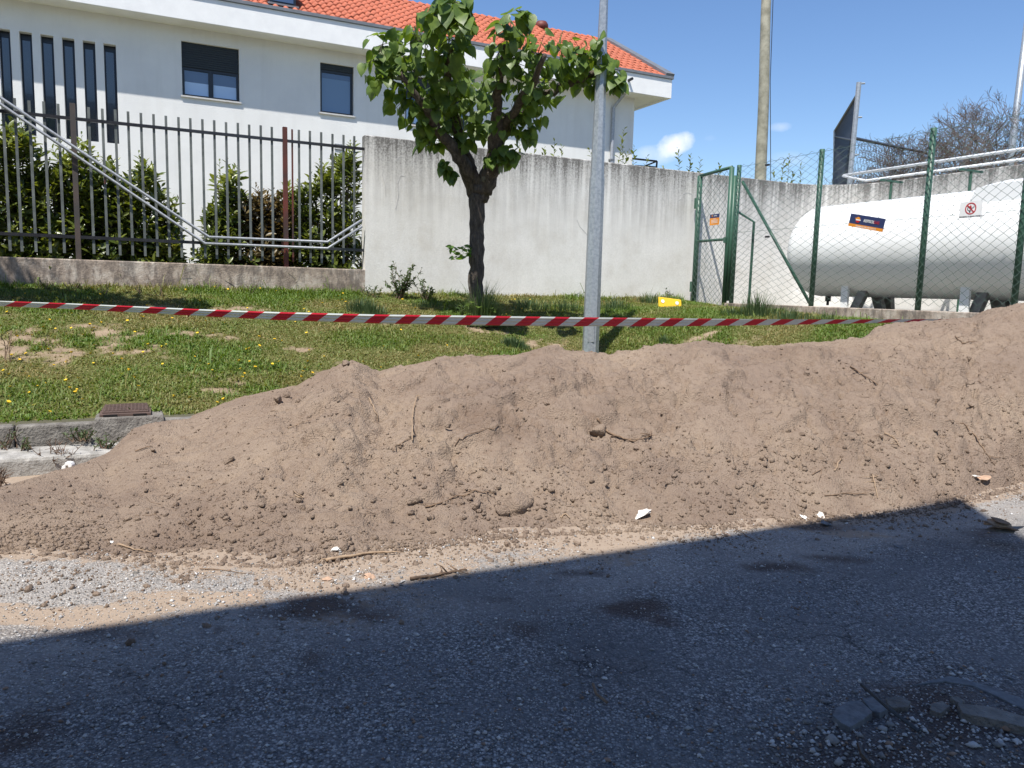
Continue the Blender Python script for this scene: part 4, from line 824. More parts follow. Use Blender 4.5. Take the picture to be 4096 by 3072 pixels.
# ------------------------------------------------------------------ poles
lt = 9.1; lq = ray(2362, 1395); lq = CAM+lq*lt/lq.dot(N3); lb = np.array([lq[0], lq[1], float(lawn_z(lq@A3, lt))-.05])
lp = tag(empty('lamp_post', lb), 'tapered octagonal galvanised steel lamp post standing on the lawn behind the heap', 'lamp post')
def wpx(y): return np.interp(y, [0, 705, 712, 1400], [40, 52, 57, 66])
Pz = []; 
zj = (lambda y: (CAM+ray(2390, y)*lb[1]/ray(2390, y)[1])[2])
z1_ = zj(711); rr = lambda y: wpx(y)/2*math.hypot(*lb[:2])/FPX*.985
ztl = lb[2]+5.4; r1_ = rr(711)
B().tube([lb, np.array([lb[0], lb[1], z1_])], [rr(1400)*1.03, r1_*1.06], 8, tw=.25).build('lower_shaft', M['galv'], lp)
B().tube([np.array([lb[0], lb[1], z1_-.04]), np.array([lb[0], lb[1], ztl])], [r1_*.97, .045], 8, tw=.25).build('upper_shaft', M['galv'], lp)
dr_ = nrm(np.array([-lb[0], -lb[1], 0]))
B().box(lb+np.array([0, 0, .42])+dr_*rr(1400)*.965+np.array([.0, 0, 0]), np.cross(dr_, Z3)*.045, dr_*.004, Z3*.14).build('service_door', M['galv'], lp, bev=.003)
B().tube([np.array([lb[0], lb[1], ztl-.01]), np.array([lb[0], lb[1], ztl+.05])], [.05, .03], 8).build('top_cap', M['galv'], lp)
up_ = at(3043, 715, 24); ub = np.array([up_[0], up_[1], 1.4]); P = [ub+Z3*h_ for h_ in np.linspace(0, 11.5, 16)]
tp_ = at(3066, 0, 24); lean = (tp_-up_)/(tp_[2]-up_[2]); lean[2] = 0
P = [ub+Z3*h_+lean*(h_-(up_[2]-1.4))+np.array([math.sin(h_*1.3)*.012, 0, 0]) for h_ in np.linspace(0, 11.5, 16)]
ups = tag(empty('utility_pole', ub), 'tall weathered round wooden utility pole beyond the concrete wall', 'utility pole')
B().tube(P, list(np.linspace(.20, .125, 16)), 12).build('shaft', M['polewood'], ups, smooth=True)
c0 = at(3083, 705, 23.6); c1 = at(3090, -60, 23.6); B().tube([np.array([c0[0], c0[1], 1.5]), c0, (c0+c1)/2+np.array([-.04, 0, 0]), c1+np.array([0, 0, 1.0])], .012, 5).build('cable', M['rail'], ups)
q0 = at(4046, 600, 21); q1 = at(4098, 180, 21); mp = tag(B().tube([np.array([q0[0], q0[1], 1.4]), q0, q0+(q1-q0)*1.6], [.1, .09, .075], 10).build('metal_mast', M['galv'], None, True), 'pale round metal mast rising behind the right end of the wall', 'pole')
# sports net enclosure beyond the wall
sn_ = tag(empty('net_backstop', at(3400, 745, 17.5)), 'tall steel framed wire net backstop beyond the corner of the wall', 'net')
def net(c00, c10, c01, c11, n, r, name='netting', parent=None, mat=None):
    b = B(); c00, c10, c01, c11 = (np.asarray(c, float) for c in (c00, c10, c01, c11))
    bl = lambda u, v: (c00*(1-u)+c10*u)*(1-v)+(c01*(1-u)+c11*u)*v
    asp = np.linalg.norm(c01-c00)/max(np.linalg.norm(c10-c00), .01); nv = max(1, int(n*asp))
    for i in range(-nv, n+1):
        for sgn in (0, 1):
            a0 = max(0, -i/nv if i < 0 else 0); u0 = i/n if i > 0 else 0; v0 = a0 if i < 0 else 0
            u0 = max(0, i/n); v0 = max(0, -i/nv); L_ = min(1-u0, (1-v0)*nv/n); 
            if L_ <= 0: continue
            ua, ub_ = u0, u0+L_; va, vb_ = v0, v0+L_*n/nv
            if sgn: ua, ub_ = 1-ua, 1-ub_
            b.tube([bl(ua, va), bl(ub_, vb_)], r, 3, cap=False)
    return b.build(name, mat or M['darkwire'], parent)
A0, A1 = at(3397, 745, 17.0), at(3436, 330, 17.0); B0, B1 = at(3339, 745, 20.5), at(3341, 522, 20.5)
A0[2] = B0[2] = 1.4; 
vA = at(3397, 745, 17.0); A0 = np.array([vA[0], vA[1], 1.4]); vB = at(3339, 745, 20.5); B0 = np.array([vB[0], vB[1], 1.4])
B().tube([A0, vA, A1], .055, 8).build('post', M['galv'], sn_); B().tube([B0, vB, B1], .05, 8).build('post', M['galv'], sn_)
An = at(3428, 380, 17.0); B().tube([An, B1], .035, 6).build('frame_bar', M['darkwire'], sn_); B().tube([at(3410, 560, 17), at(3341, 545, 20.5)], .02, 6).build('frame_bar', M['darkwire'], sn_)
net(B0, A0, B1, An, 30, .007, parent=sn_)
D1 = at(3735, 618, 24.0); D0 = np.array([D1[0], D1[1], 1.4]); A2 = at(3417, 553, 17.0); B().tube([A2, D1], .035, 6).build('frame_bar', M['darkwire'], sn_); B().tube([D0, D1], .05, 6).build('post', M['galv'], sn_)
net(A0, D0, A2, D1, 34, .004, parent=sn_)
for y in (335, 470, 620): q = at(3437-(y-335)*.09, y, 17.0); B().tube([q, q+np.array([.12, 0, .01])], .02, 5).build('hook', M['galv'], sn_)

# ------------------------------------------------------------------ foliage
def leaf_shape(kind):
    if kind == 'heart':
        half = [(0, 0), (.20, -.10), (.42, -.02), (.52, .22), (.46, .50), (.28, .80), (.07, 1.02), (0, 1.14)]
        zf = lambda x, y: .10*abs(x)*1.6-.16*(y-.3)**2+.02*math.sin(y*14)*abs(x)*2
    else:
        half = [(0, 0), (.11, .18), (.19, .45), (.16, .75), (.05, .95), (0, 1.02)]
        zf = lambda x, y: .45*abs(x)-.14*y*y
    mid = [(0, y) for (_, y) in half]; V = []; F = []
    n_ = len(half)
    for (x, y) in half: V.append((0, max(0, y) if x else y, zf(0, y)))
    R_ = []; L_ = []
    for i, (x, y) in enumerate(half[1:-1]): V.append((x, y, zf(x, y))); R_.append(len(V)-1)
    for i, (x, y) in enumerate(half[1:-1]): V.append((-x, y, zf(x, y))); L_.append(len(V)-1)
    for side, fl_ in ((R_, False), (L_, True)):
        prev_m, prev_s = 0, None
        for i in range(1, n_-1):
            s_i = side[i-1]
            f1 = (0, s_i, i) if i == 1 else (prev_s, s_i, i)
            F.append(f1 if not fl_ else f1[::-1])
            if i > 1: f2 = (prev_s, i, i-1); F.append(f2 if not fl_ else f2[::-1])
            prev_s = s_i
        f3 = (prev_s, n_-1, n_-2); F.append(f3 if not fl_ else f3[::-1])
    return np.array(V), np.array(F)
HV, HF = leaf_shape('heart'); EV, EF = leaf_shape('ell')
def leaf_mesh(name, V, F, mat): me = bpy.data.meshes.new(name); me.from_pydata(V.tolist(), [], F.tolist()); me.materials.append(mat); me.polygons.foreach_set('use_smooth', [True]*len(me.polygons)); return me
heart_me = leaf_mesh('leaf', HV, HF, M['leaf']); ell_me = leaf_mesh('leaf', EV, EF, M['laurel']); ell_red = leaf_mesh('leaf', EV, EF, M['redleaf']); ell_fresh = leaf_mesh('leaf', EV, EF, M['sproutleaf'])
def foliage(parent, Ms, me, TV, TF, mat, nbig, name='foliage'):
    sc = [np.linalg.norm(m_[:3, 0])*8-m_[1, 3] for m_ in Ms]; order = np.argsort(sc)[::-1]
    for i in order[:nbig]: inst(me, 'leaf', Ms[i], parent)
    rest = [Ms[i] for i in order[nbig:]]
    if rest: tag(joined(name, TV, TF, rest, mat, parent, True), kind='stuff')

# --- pollarded linden
rng = np.random.default_rng(21)
tq = lawn_hit(1915, 1292); YT = tq[1]
tree = tag(empty('linden_tree', tq), 'pollarded broad leaved tree with dark forked trunk in front of the concrete wall', 'tree')
def limb(pts, radii, seg=5):
    P = [at(x, y, YT+dy-.9*max(0, (760-y)/760)) for (x, y, dy) in pts]; out_ = []; rr_ = []
    for i in range(len(P)-1):
        for k_ in range(seg): f_ = k_/seg; out_.append(P[i]*(1-f_)+P[i+1]*f_+rng.normal(size=3)*.012); rr_.append((radii[i]*(1-f_)+radii[i+1]*f_)*(1+rng.normal()*.05))
    out_.append(P[-1]); rr_.append(radii[-1]); return out_, rr_
P, r_ = limb([(1915, 1330, 0), (1913, 1270, 0), (1903, 1150, 0), (1907, 1020, .0), (1905, 900, 0), (1913, 800, 0), (1916, 745, 0), (1916, 705, 0)], [.15, .12, .108, .118, .104, .115, .14, .11]); B().tube(P, r_, 12).build('trunk', M['bark'], tree, smooth=True)
limbs = [([(1902, 800, 0), (1885, 735, 0), (1860, 665, -.1), (1805, 575, -.2), (1745, 510, -.3), (1680, 400, -.5), (1600, 290, -.6)], [.09, .11, .10, .085, .07, .05, .03]),
         ([(1905, 780, 0), (1893, 720, 0), (1872, 650, .0), (1835, 560, .1), (1815, 460, .0), (1790, 330, -.3), (1800, 180, -.8)], [.09, .10, .09, .08, .07, .055, .03]),
         ([(1925, 800, 0), (1948, 735, 0), (1970, 660, -.1), (1985, 560, -.2), (1985, 460, -.3), (1995, 330, -.5), (2020, 180, -.7)], [.10, .13, .12, .10, .08, .06, .03]),
         ([(1975, 600, -.1), (2040, 500, 0), (2110, 420, .1), (2230, 350, .1), (2350, 300, .0), (2450, 270, -.2)], [.09, .085, .07, .06, .045, .025]),
         ([(1985, 560, -.1), (2060, 440, -.4), (2140, 320, -.7), (2180, 220, -1.0)], [.07, .06, .05, .03]), ([(1850, 560, .1), (1720, 430, .3), (1640, 330, .5)], [.06, .05, .03])]
for p_, r0_ in limbs: P, r_ = limb(p_, r0_); B().tube(P, r_, 8).build('branch', M['bark'], tree, smooth=True)
clumps = [(1530, 180, 70, -.4), (1510, 250, 75, -.4), (1600, 210, 100, -.3), (1560, 320, 90, -.3), (1660, 300, 110, -.3), (1700, 170, 90, -.5), (1640, 400, 90, -.2), (1740, 400, 110, -.2), (1760, 520, 80, -.1), (1700, 480, 70, -.2), (1710, 560, 50, -.1),
          (1740, 60, 80, -.9), (1800, 40, 70, -1.0), (1850, 25, 45, -1.0), (1800, 150, 90, -.8), (1780, 260, 100, -.6), (1850, 90, 45, -1.2), (1800, 330, 80, -.3), (1850, 400, 80, -.2), (1840, 480, 80, 0), (1900, 350, 60, .2), (1930, 400, 55, .2), (1910, 490, 60, .2), (1940, 520, 45, .0),
          (2000, 200, 70, -.6), (2045, 120, 60, -.7), (2085, 70, 32, -1.0), (1985, 290, 60, -.4), (2060, 250, 100, -.5), (2150, 220, 90, -.4), (2140, 310, 90, -.3), (2240, 230, 85, -.2), (2330, 220, 75, -.2), (2390, 200, 55, -.3), (2440, 260, 50, -.3), (2240, 320, 80, 0), (2340, 300, 70, 0), (2390, 330, 50, 0),
          (2080, 380, 90, -.3), (2160, 400, 70, -.1), (2030, 470, 70, -.3), (2090, 490, 60, -.2), (2120, 530, 25, -.2), (2030, 640, 28, -.3), (1850, 560, 35, -.1), (1800, 690, 10, -.3), (2010, 600, 30, -.3), (1960, 640, 16, -.3), (2060, 620, 16, -.3), (1780, 660, 14, -.3), (2470, 330, 24, -.5)]
Ms = []
for (x, y, rp, dy) in clumps:
    dy = dy-.9*max(0, (760-y)/760); c0 = at(x, y, YT+dy); R_ = rp*(YT+dy)/FPX; nl = int(14+R_*R_*185)
    for _ in range(nl):
        o_ = rng.normal(size=3); o_ = o_/np.linalg.norm(o_)*R_*(rng.random()**.45); o_[1] *= 1.25
        p_ = c0+o_; outw = nrm(o_+np.array([0, -.05, 0])); d_ = nrm(outw*.55+np.array([0, 0, -1.0])*rng.uniform(.4, 1.3)+rng.normal(size=3)*.35)
        Rm = rotm(d_, nrm(outw+np.array([0, -.2, .9])+rng.normal(size=3)*.35), rng.normal()*.5)
        # columns: side, dir, normal -> make normal face outward
        if Rm[:, 2]@np.array([0, -.4, 1]) < 0: Rm[:, [0, 2]] *= -1
        L_ = rng.uniform(.085, .18)*(1.15 if dy < -1.4 else 1); Ms.append(mat4(Rm, p_, L_))
foliage(tree, Ms, heart_me, HV, HF, M['leaf'], 290)
tb_ = B()
for i in rng.choice(len(Ms), 420, replace=False):
    p_ = Ms[i][:3, 3]; cands = [at(x, y, YT+dy-.9*max(0, (760-y)/760)) for (x, y, _, dy) in clumps]; c0 = cands[int(np.argmin([np.linalg.norm(p_-c_) for c_ in cands]))]; tb_.tube([c0, (c0+p_)/2+rng.normal(size=3)*.03, p_], [.008, .005, .003], 3, cap=False)
tag(tb_.build('twig', M['bark'], tree), kind='stuff')
# fresh sprout on the trunk
sp_ = []
for _ in range(38):
    c0 = at(rng.uniform(1805, 1890), rng.uniform(985, 1040), YT-.1+rng.normal()*.06); d_ = nrm(np.array([-.8, -.3, .1])+rng.normal(size=3)*.5); sp_.append(mat4(rotm(d_, (0, -.3, 1), rng.normal()*.5), c0, rng.uniform(.05, .09)))
hf = leaf_mesh('leaf', HV, HF, M['sproutleaf']); foliage(tree, sp_, hf, HV, HF, M['sproutleaf'], 20, 'sprout')

# second tree standing left of the view whose crown shades the grass by the low wall
rng = np.random.default_rng(5); t2 = np.array([-8.8, 7.35, float(lawn_z(-8.8*A3[0]+7.35*A3[1], -8.8*N3[0]+7.35*N3[1]))])
tr2 = tag(empty('linden_tree', t2), 'taller broad leaved tree left of the picture shading the grass by the low wall', 'tree')
B().tube([t2, t2+np.array([.05, 0, 1.6]), t2+np.array([.1, 0, 3.2]), t2+np.array([.3, .0, 4.4])], [.17, .14, .13, .1], 10).build('trunk', M['bark'], tr2, smooth=True)
Ms = []
for (a, b_, c_, R_) in ((.2, 0, 5.2, .8), (1.3, .2, 5.3, .6), (2.0, .3, 5.25, .5), (2.7, .35, 5.35, .45), (3.3, .45, 5.4, .3), (-.8, .2, 5.0, .8), (.6, -.4, 5.8, .7)):
    B().tube([t2+np.array([.1, 0, 3.2]), t2+np.array([a*.6, b_*.5, 4.4]), t2+np.array([a, b_, c_])], [.09, .06, .03], 6).build('branch', M['bark'], tr2)
    for _ in range(int(330*R_)):
        o_ = rng.normal(size=3); o_ = o_/np.linalg.norm(o_)*R_*rng.random()**.4; o_[2] *= .7; Ms.append(mat4(rotm(nrm(o_*.5+np.array([0, 0, -.6])), nrm(rng.normal(size=3)*.4+Z3), 0), t2+np.array([a, b_, c_])+o_, rng.uniform(.12, .2)))
foliage(tr2, Ms, heart_me, HV, HF, M['leaf'], 0)

# --- laurel shrubs behind the pickets
def sprig(P, d, L_, nl, size, rng, out_, stem, curl=.5):
    pts = [P+d*L_*f_+np.array([0, 0, .10*L_*f_*f_]) for f_ in (0, .35, .7, 1)]; stem.tube(pts, [.005, .004, .003, .002], 3, cap=False)
    for k_ in range(nl):
        f_ = .15+.85*k_/(nl-1); base_ = P+d*L_*f_+np.array([0, 0, .10*L_*f_*f_]); ang = k_*2.4+rng.random()*.6
        sx_ = nrm(np.cross(d, [0.3, .5, .2])); sy_ = np.cross(d, sx_); rad = sx_*math.cos(ang)+sy_*math.sin(ang); up_f = .35+.9*f_**3
        ld_ = nrm(rad*1.0+d*up_f+np.array([0, 0, .15])); out_.append(mat4(rotm(ld_, nrm(d+rng.normal(size=3)*.25), 0), base_, size*rng.uniform(.75, 1.15)*(1-.35*(f_ > .9))))
shrubs = [(-70, 470, 110, 0, 'leftmost glossy laurel shrub behind the picket fence'), (70, 490, 85, 0, 'tall laurel shrub behind the pickets left of the narrow windows'), (185, 660, 80, 0, 'low laurel shrub behind the slanting handrail'), (300, 560, 85, 0, 'tall laurel shrub behind the rusty fence post'),
          (400, 640, 70, 0, 'laurel shrub in front of the rightmost narrow window'), (480, 690, 60, 0, 'laurel shrub where the handrail passes half height'), (585, 640, 48, 0, 'slender laurel shrub with one tall shoot left of the bare wall gap'), (665, 790, 36, 0, 'thin airy laurel shrub at the left of the white gap'),
          (862, 810, 40, 0, 'laurel shrub at the right edge of the white gap'), (915, 655, 60, 0, 'pointed laurel shrub between the two white gaps'), (1010, 760, 60, 1, 'reddish leaved shrub left of the red post'), (1090, 770, 55, 1, 'darker reddish shrub touching the red post'),
          (1190, 730, 60, 0, 'laurel shrub right of the red post'), (1290, 660, 65, 0, 'tall laurel shrub near the end of the picket fence'), (1385, 590, 65, 0, 'tallest laurel shrub beside the concrete wall end')]
for si, (x, y, hwp, red, lab) in enumerate(shrubs):
    rng = np.random.default_rng(100+si); ts = TW+.62; sc0_, ztp = ont(x, y, ts); hwm = hwp*ts/1.0/FPX*1.12; b0 = W(sc0_, ts, 1.47)
    sh = tag(empty('laurel_shrub', b0), lab, 'shrub'); Ms = []; stem = B(); Hh = ztp-1.47
    for k_ in range(5): a = rng.random()*6.3; stem.tube([b0, b0+A3*math.cos(a)*hwm*.4+N3*math.sin(a)*.15+Z3*Hh*.45, b0+A3*math.cos(a)*hwm*.6+N3*math.sin(a)*.2+Z3*Hh*.8], [.02, .014, .006], 4)
    nS = int(80+Hh*hwm*130)
    for k_ in range(nS):
        hz = rng.random()**1.35; wv = hwm*(1.15-.75*hz)*rng.uniform(-1, 1); dv_ = rng.uniform(-.35, .42)*(1-.3*hz)
        P = W(sc0_+wv, ts+dv_, 1.47+.02+hz*(Hh-.30)); d_ = nrm(A3*wv/hwm*.45+N3*dv_*1.0+Z3*(.35+.9*hz)+rng.normal(size=3)*.18-N3*.15)
        sprig(P, d_, rng.uniform(.14, .28), int(rng.integers(7, 11)), rng.uniform(.13, .195), rng, Ms, stem)
    for k_ in range(3): P = W(sc0_+rng.normal()*hwm*.3, ts, ztp-.42); sprig(P, nrm(Z3+rng.normal(size=3)*.1), .34+.06*k_, 11, .10, rng, Ms, stem)
    stem.build('stem', M['bark'], sh)
    foliage(sh, Ms, ell_red if red else ell_me, EV, EF, M['redleaf'] if red else M['laurel'], 45)
# sprouts showing over the wall
for k_, (x, y0, y1, Yd, lab) in enumerate([(2080, 635, 570, 0, 'cluster of leafy shoots above the wall right of the tree trunk'), (2130, 640, 556, 0, 'tallest of the shoots above the wall next to the tree'), (2215, 640, 570, 0, 'upright shoot above the wall halfway to the lamp post'), (2255, 645, 590, 0, 'small shoot above the wall left of the lamp post'),
    (2190, 640, 600, 0, 'tiny shoot left of the upright shoot above the wall'), (2455, 655, 515, 0, 'tall leafy shoot above the wall just right of the lamp post'), (2500, 660, 600, 0, 'leafy shoot in front of the white house corner'), (2535, 660, 595, 0, 'thin shoot at the left of the small black railing'), (2570, 668, 628, 0, 'low shoot over the black railing'), (2730, 680, 600, 0, 'dark shoot against the sky between house and gate'), (2755, 682, 625, 0, 'shorter dark shoot against the sky beside the taller one'), (2870, 690, 665, 0, 'tiny shoot above the wall over the gate'),
    (3120, 715, 640, 0, 'dark shoot above the wall seen through the first mesh bay'), (3150, 720, 625, 0, 'tallest dark shoot above the wall behind the mesh'), (3205, 722, 660, 0, 'rightmost dark shoot above the wall behind the mesh'), (2790, 690, 640, 0, 'slanting dark shoot above the wall left of the gate top')]):
    rng = np.random.default_rng(300+k_); ts = TW+.5; s_, z0 = ont(x, y0+25, ts); _, z1 = ont(x, y1, ts); b0 = W(s_, ts, z0-.5); o_ = tag(empty('leafy_shoot', b0), lab, 'plant'); Ms = []; stem = B()
    for j in range(3 if k_ in (0, 1, 5, 9, 13) else 1):
        P = W(s_+j*.06*(1 if j % 2 else -1), ts+.02*j, z0-.5); d_ = nrm(Z3+A3*rng.normal()*.10+A3*(.25*j*(1 if j % 2 else -1))); L_ = (z1-z0+.5)*(1 if j == 0 else .72); sprig(P, d_, L_*.93, int(6+L_*16), .12, rng, Ms, stem)
    stem.build('stem', M['bark'], o_); foliage(o_, Ms, ell_me, EV, EF, M['laurel'], 30)

# --- bare trees beyond the wall
def bare(base, h, seed, lab, spread=1.0):
    rng = np.random.default_rng(seed); o_ = tag(empty('bare_tree', base), lab, 'tree'); trunk = B(); tw = B(); tops = []
    def grow(p_, d_, L_, r_, lev):
        pts = [p_]; 
        for k_ in range(3): d_ = nrm(d_+rng.normal(size=3)*.16+np.array([0, 0, .03 if lev > 1 else 0])); pts.append(pts[-1]+d_*L_/3)
        (trunk if lev < 2 else tw).tube(pts, list(np.linspace(r_, r_*.65, 4)), 6 if lev < 2 else 3, cap=False)
        if lev >= 9: return
        for k_ in range(2 if lev < 1 else (3 if rng.random() < .45 else 2)):
            ax = nrm(rng.normal(size=3)); a_ = rng.uniform(.35, .8)*spread; nd_ = nrm(d_*math.cos(a_)+nrm(np.cross(d_, ax))*math.sin(a_)); nd_[2] = abs(nd_[2])*.8+.05*(lev < 4) if lev < 5 else nd_[2]
            grow(pts[-1] if k_ else pts[2], nrm(nd_), L_*rng.uniform(.68, .85), max(.0055, r_*.66), lev+1)
    grow(np.array(base), np.array([0, 0, 1.]), h*.34, .11*h/6, 0)
    trunk.build('trunk', M['deadtwig'], o_); tag(tw.build('twigs', M['deadtwig'], o_), kind='stuff')
for (x, Yb, h, sd_, lab) in ((3660, 22, 4.6, 3, 'leftmost leafless tree with spreading twigs beyond the curved wall'), (3900, 22, 5.2, 8, 'middle leafless tree with a crooked dark trunk beyond the wall'), (4120, 21, 5.0, 12, 'rightmost leafless tree behind the metal mast'), (3780, 27, 5.6, 17, 'farther leafless tree between the two nearer ones'), (4010, 24, 5.4, 23, 'leafless tree just left of the metal mast'), (3560, 26, 4.6, 29, 'lowest leafless tree seen under the dark net bar')):
    q = at(x, 900, Yb); bare((q[0], q[1], 1.45), h, sd_, lab)

# ------------------------------------------------------------------ lawn growth
rng = np.random.default_rng(77); NB = 330000
S = rng.uniform(-4.5, 9.55, NB); T = rng.uniform(6.2, TW-.02, NB); ok = ~((T < 7.8) & (S < 4.5)); S, T = S[ok], T[ok]
bf = bare_f(S, T); zl = lawn_z(S, T); Xw = S*A3[0]+T*N3[0]; Yw = S*A3[1]+T*N3[1]
cov = np.clip(1.05-1.5*bf, 0, 1); ok = (rng.random(len(S)) < cov) & (pile_z(Xw, Yw, False) < zl+.03)
ok &= ~((S > l0-.0) & (S < l1+.0) & (T < 8.17)); ok &= ~((S > s0-.03) & (S < s1+.03) & (T < 7.85)); ok &= np.abs(np.where(Yw > 0, Xw/Yw, 0)) < .80
S, T, zl, Xw, Yw = (a[ok] for a in (S, T, zl, Xw, Yw)); n = len(S)
lush = sst(fbm(S*1.1+7, T*1.4, 3), -.25, .3); nearw = sst(T, TW-.35, TW-.02)
hgt = (.022+.038*rng.random(n)**1.5)*(.7+.7*lush)*(1+1.6*nearw*rng.random(n)); wd_ = .004+.0045*rng.random(n)*(1-.3*nearw)
brd = rng.random(n) < .35; wd_[brd] *= 2.2; hgt[brd] *= .75                                # clover and rosette leaves
az = rng.uniform(0, 2*math.pi, n); tall = rng.random(n) < .012; hgt[tall] *= rng.uniform(2, 4.2, tall.sum()); lean_ = rng.uniform(.3, 1.4, n)*np.where(brd, 1.3, 1); dx, dy = np.cos(az), np.sin(az)
P = np.stack([Xw, Yw, zl-.004], 1); side = np.stack([-dy, dx, 0*dx], 1); fw_ = np.stack([dx, dy, 0*dx], 1)
mid = P+fw_*(hgt*lean_*.35)[:, None]+Z3*(hgt*.62)[:, None]; tip = P+fw_*(hgt*lean_)[:, None]+Z3*(hgt*np.clip(1.05-lean_*.35, .35, 1))[:, None]
V = np.stack([P-side*(wd_*.5)[:, None], P+side*(wd_*.5)[:, None], mid+side*(wd_*.55)[:, None], mid-side*(wd_*.55)[:, None], tip], 1).reshape(-1, 3)
i5 = np.arange(n)*5; F1 = np.stack([i5, i5+1, i5+2], 1); F2 = np.stack([i5, i5+2, i5+3], 1); F3 = np.stack([i5+3, i5+2, i5+4], 1); F = np.concatenate([F1, F2, F3])
dry = np.clip(.50-.5*lush+.75*fbm(S*.8+3, T*2.1, 3)+.35*sst(bf[ok], .15, .5)+rng.normal(size=n)*.22, 0, 1)
g1c = np.array([.085, .160, .026]); g2 = np.array([.165, .240, .045]); dc = np.array([.30, .245, .10])
k_ = rng.random(n)[:, None]; col_ = (g1c*(1-k_)+g2*k_)*(1-dry[:, None])+dc*dry[:, None]*(.7+.5*rng.random(n)[:, None]); col_ = np.repeat(col_, 5, 0)
tag(mk('grass', V, F, M['grass'], base=(0, 0, 0), data={'bc': col_}), kind='stuff')
# dandelions
fb = B(); hd = []
bm = bmesh.new(); bmesh.ops.create_cone(bm, cap_ends=True, segments=9, radius1=.45, radius2=1, depth=.5); V = np.array([v.co[:] for v in bm.verts]); F = [[v.index for v in f.verts] for f in bm.faces]; bm.free()
V = np.concatenate([V+[0, 0, 1.9*1.0]*np.array(1)]); 
V = V*[1, 1, 1]; st_V = []; stem = B().tube([(0, 0, 0), (.1, 0, 1.7)], .10, 4)
V2 = np.concatenate(stem.v); F2_ = [[i+len(V) for i in f] for f in stem.f]; fme = bpy.data.meshes.new('dandelion'); fme.from_pydata(np.concatenate([V, V2]).tolist(), [], F+F2_)
fme.materials.append(M['flower']); fme.materials.append(M['weed'])
for i, p_ in enumerate(fme.polygons): p_.material_index = 1 if i >= len(F) else 0
random.seed(9); cnt = 0
while cnt < 170:
    x, y = random.uniform(5, 2150), random.uniform(1160, 1660)
    if random.random() < x/2600: continue
    q = lawn_hit(x, y)
    if q is None or pile_z(q[0], q[1]) > q[2]: continue
    o_ = bpy.data.objects.new('dandelion', fme); C.objects.link(o_); sc_f = random.uniform(.011, .019); o_.scale = (sc_f, sc_f, sc_f*random.uniform(1, 2.2)); o_.location = q; o_.rotation_euler = (random.uniform(-.5, .5), random.uniform(-.5, .5), random.uniform(0, 6))
    tag(o_, 'small yellow dandelion flower open in the grass', 'flower', 'yellow flowers scattered over the lawn'); cnt += 1
# grass tufts and weeds
def tuft(x, y, n, h, sprd, label, mat='grass', cols=((.05, .095, .035), (.10, .15, .06)), q=None, name='grass_tuft', wd0=.006):
    rng = np.random.default_rng(int(x*7+y)); q = lawn_hit(x, y) if q is None else q
    if q is None: return
    V = []; F = []; cl_ = []
    for i in range(n):
        a = rng.random()*6.3; r_ = sprd*rng.random()**.6; b0 = q+np.array([math.cos(a)*r_, math.sin(a)*r_, -.01]); hh1 = h*rng.uniform(.3, 1)*(1-.5*(r_/sprd)**2); ln = rng.uniform(.1, .6)*hh1; a2 = a+rng.normal()*.6; f_ = np.array([math.cos(a2), math.sin(a2), 0]); sd2 = np.array([-f_[1], f_[0], 0])*wd0*rng.uniform(.5, 1); k_ = len(V)
        m1 = b0+f_*ln*.3+Z3*hh1*.6; V += [b0-sd2, b0+sd2, m1+sd2*.8, m1-sd2*.8, b0+f_*ln+Z3*hh1]; F += [(k_, k_+1, k_+2), (k_, k_+2, k_+3), (k_+3, k_+2, k_+4)]; c_ = np.array(cols[0])*(1-(u_ := rng.random()))+np.array(cols[1])*u_; cl_ += [c_]*5
    o_ = mk(name, V, np.array(F), M[mat], base=q, data={'bc': np.array(cl_)}); return tag(o_, label, 'grass', kind='stuff')
tuft(2050, 1385, 420, .20, .17, 'dark bushy grass tuft on the lawn left of the lamp post'); tuft(2090, 1400, 160, .15, .12, 'lower grass tuft touching the dark bushy tuft near the lamp post')
tuft(1925, 1300, 620, .78, .27, 'tall wild grass growing round the foot of the tree trunk', wd0=.009, cols=((.09, .15, .045), (.20, .26, .10))); tuft(1970, 1300, 220, .34, .28, 'short dense grass to the right of the tree foot')
tuft(2660, 1372, 140, .18, .14, 'grass tuft on the lawn between lamp post and gate'); tuft(1440, 1245, 260, .34, .22, 'tall grass tuft in front of the left end of the concrete wall'); tuft(3030, 1262, 360, .50, .30, 'tall grass against the fence base beside the gate'); tuft(3160, 1275, 240, .26, .3, 'grass growing along the fence base right of the gate', q=None)
tuft(2930, 1260, 200, .22, .22, 'grass in front of the gate post foot'); tuft(2120, 1238, 300, .30, .35, 'dark grass along the wall foot right of the tree'); tuft(2250, 1240, 260, .28, .35, 'grass along the wall foot left of the lamp post'); tuft(2460, 1235, 260, .28, .35, 'grass along the wall foot right of the lamp post'); tuft(2600, 1215, 200, .3, .25, 'grass along the wall foot left of the yellow plate')
tuft(3290, 1285, 160, .22, .3, 'patchy grass below the second fence post'); tuft(60, 1180, 260, .13, .45, 'dark weeds in the shade under the low wall at far left'); tuft(330, 1190, 220, .12, .5, 'dark weeds in the shade along the low wall')
tuft(1480, 1255, 260, .30, .25, 'clump of tall grass below the wall plant'); tuft(1700, 1225, 200, .16, .3, 'short grass along the wall foot left of the tree')
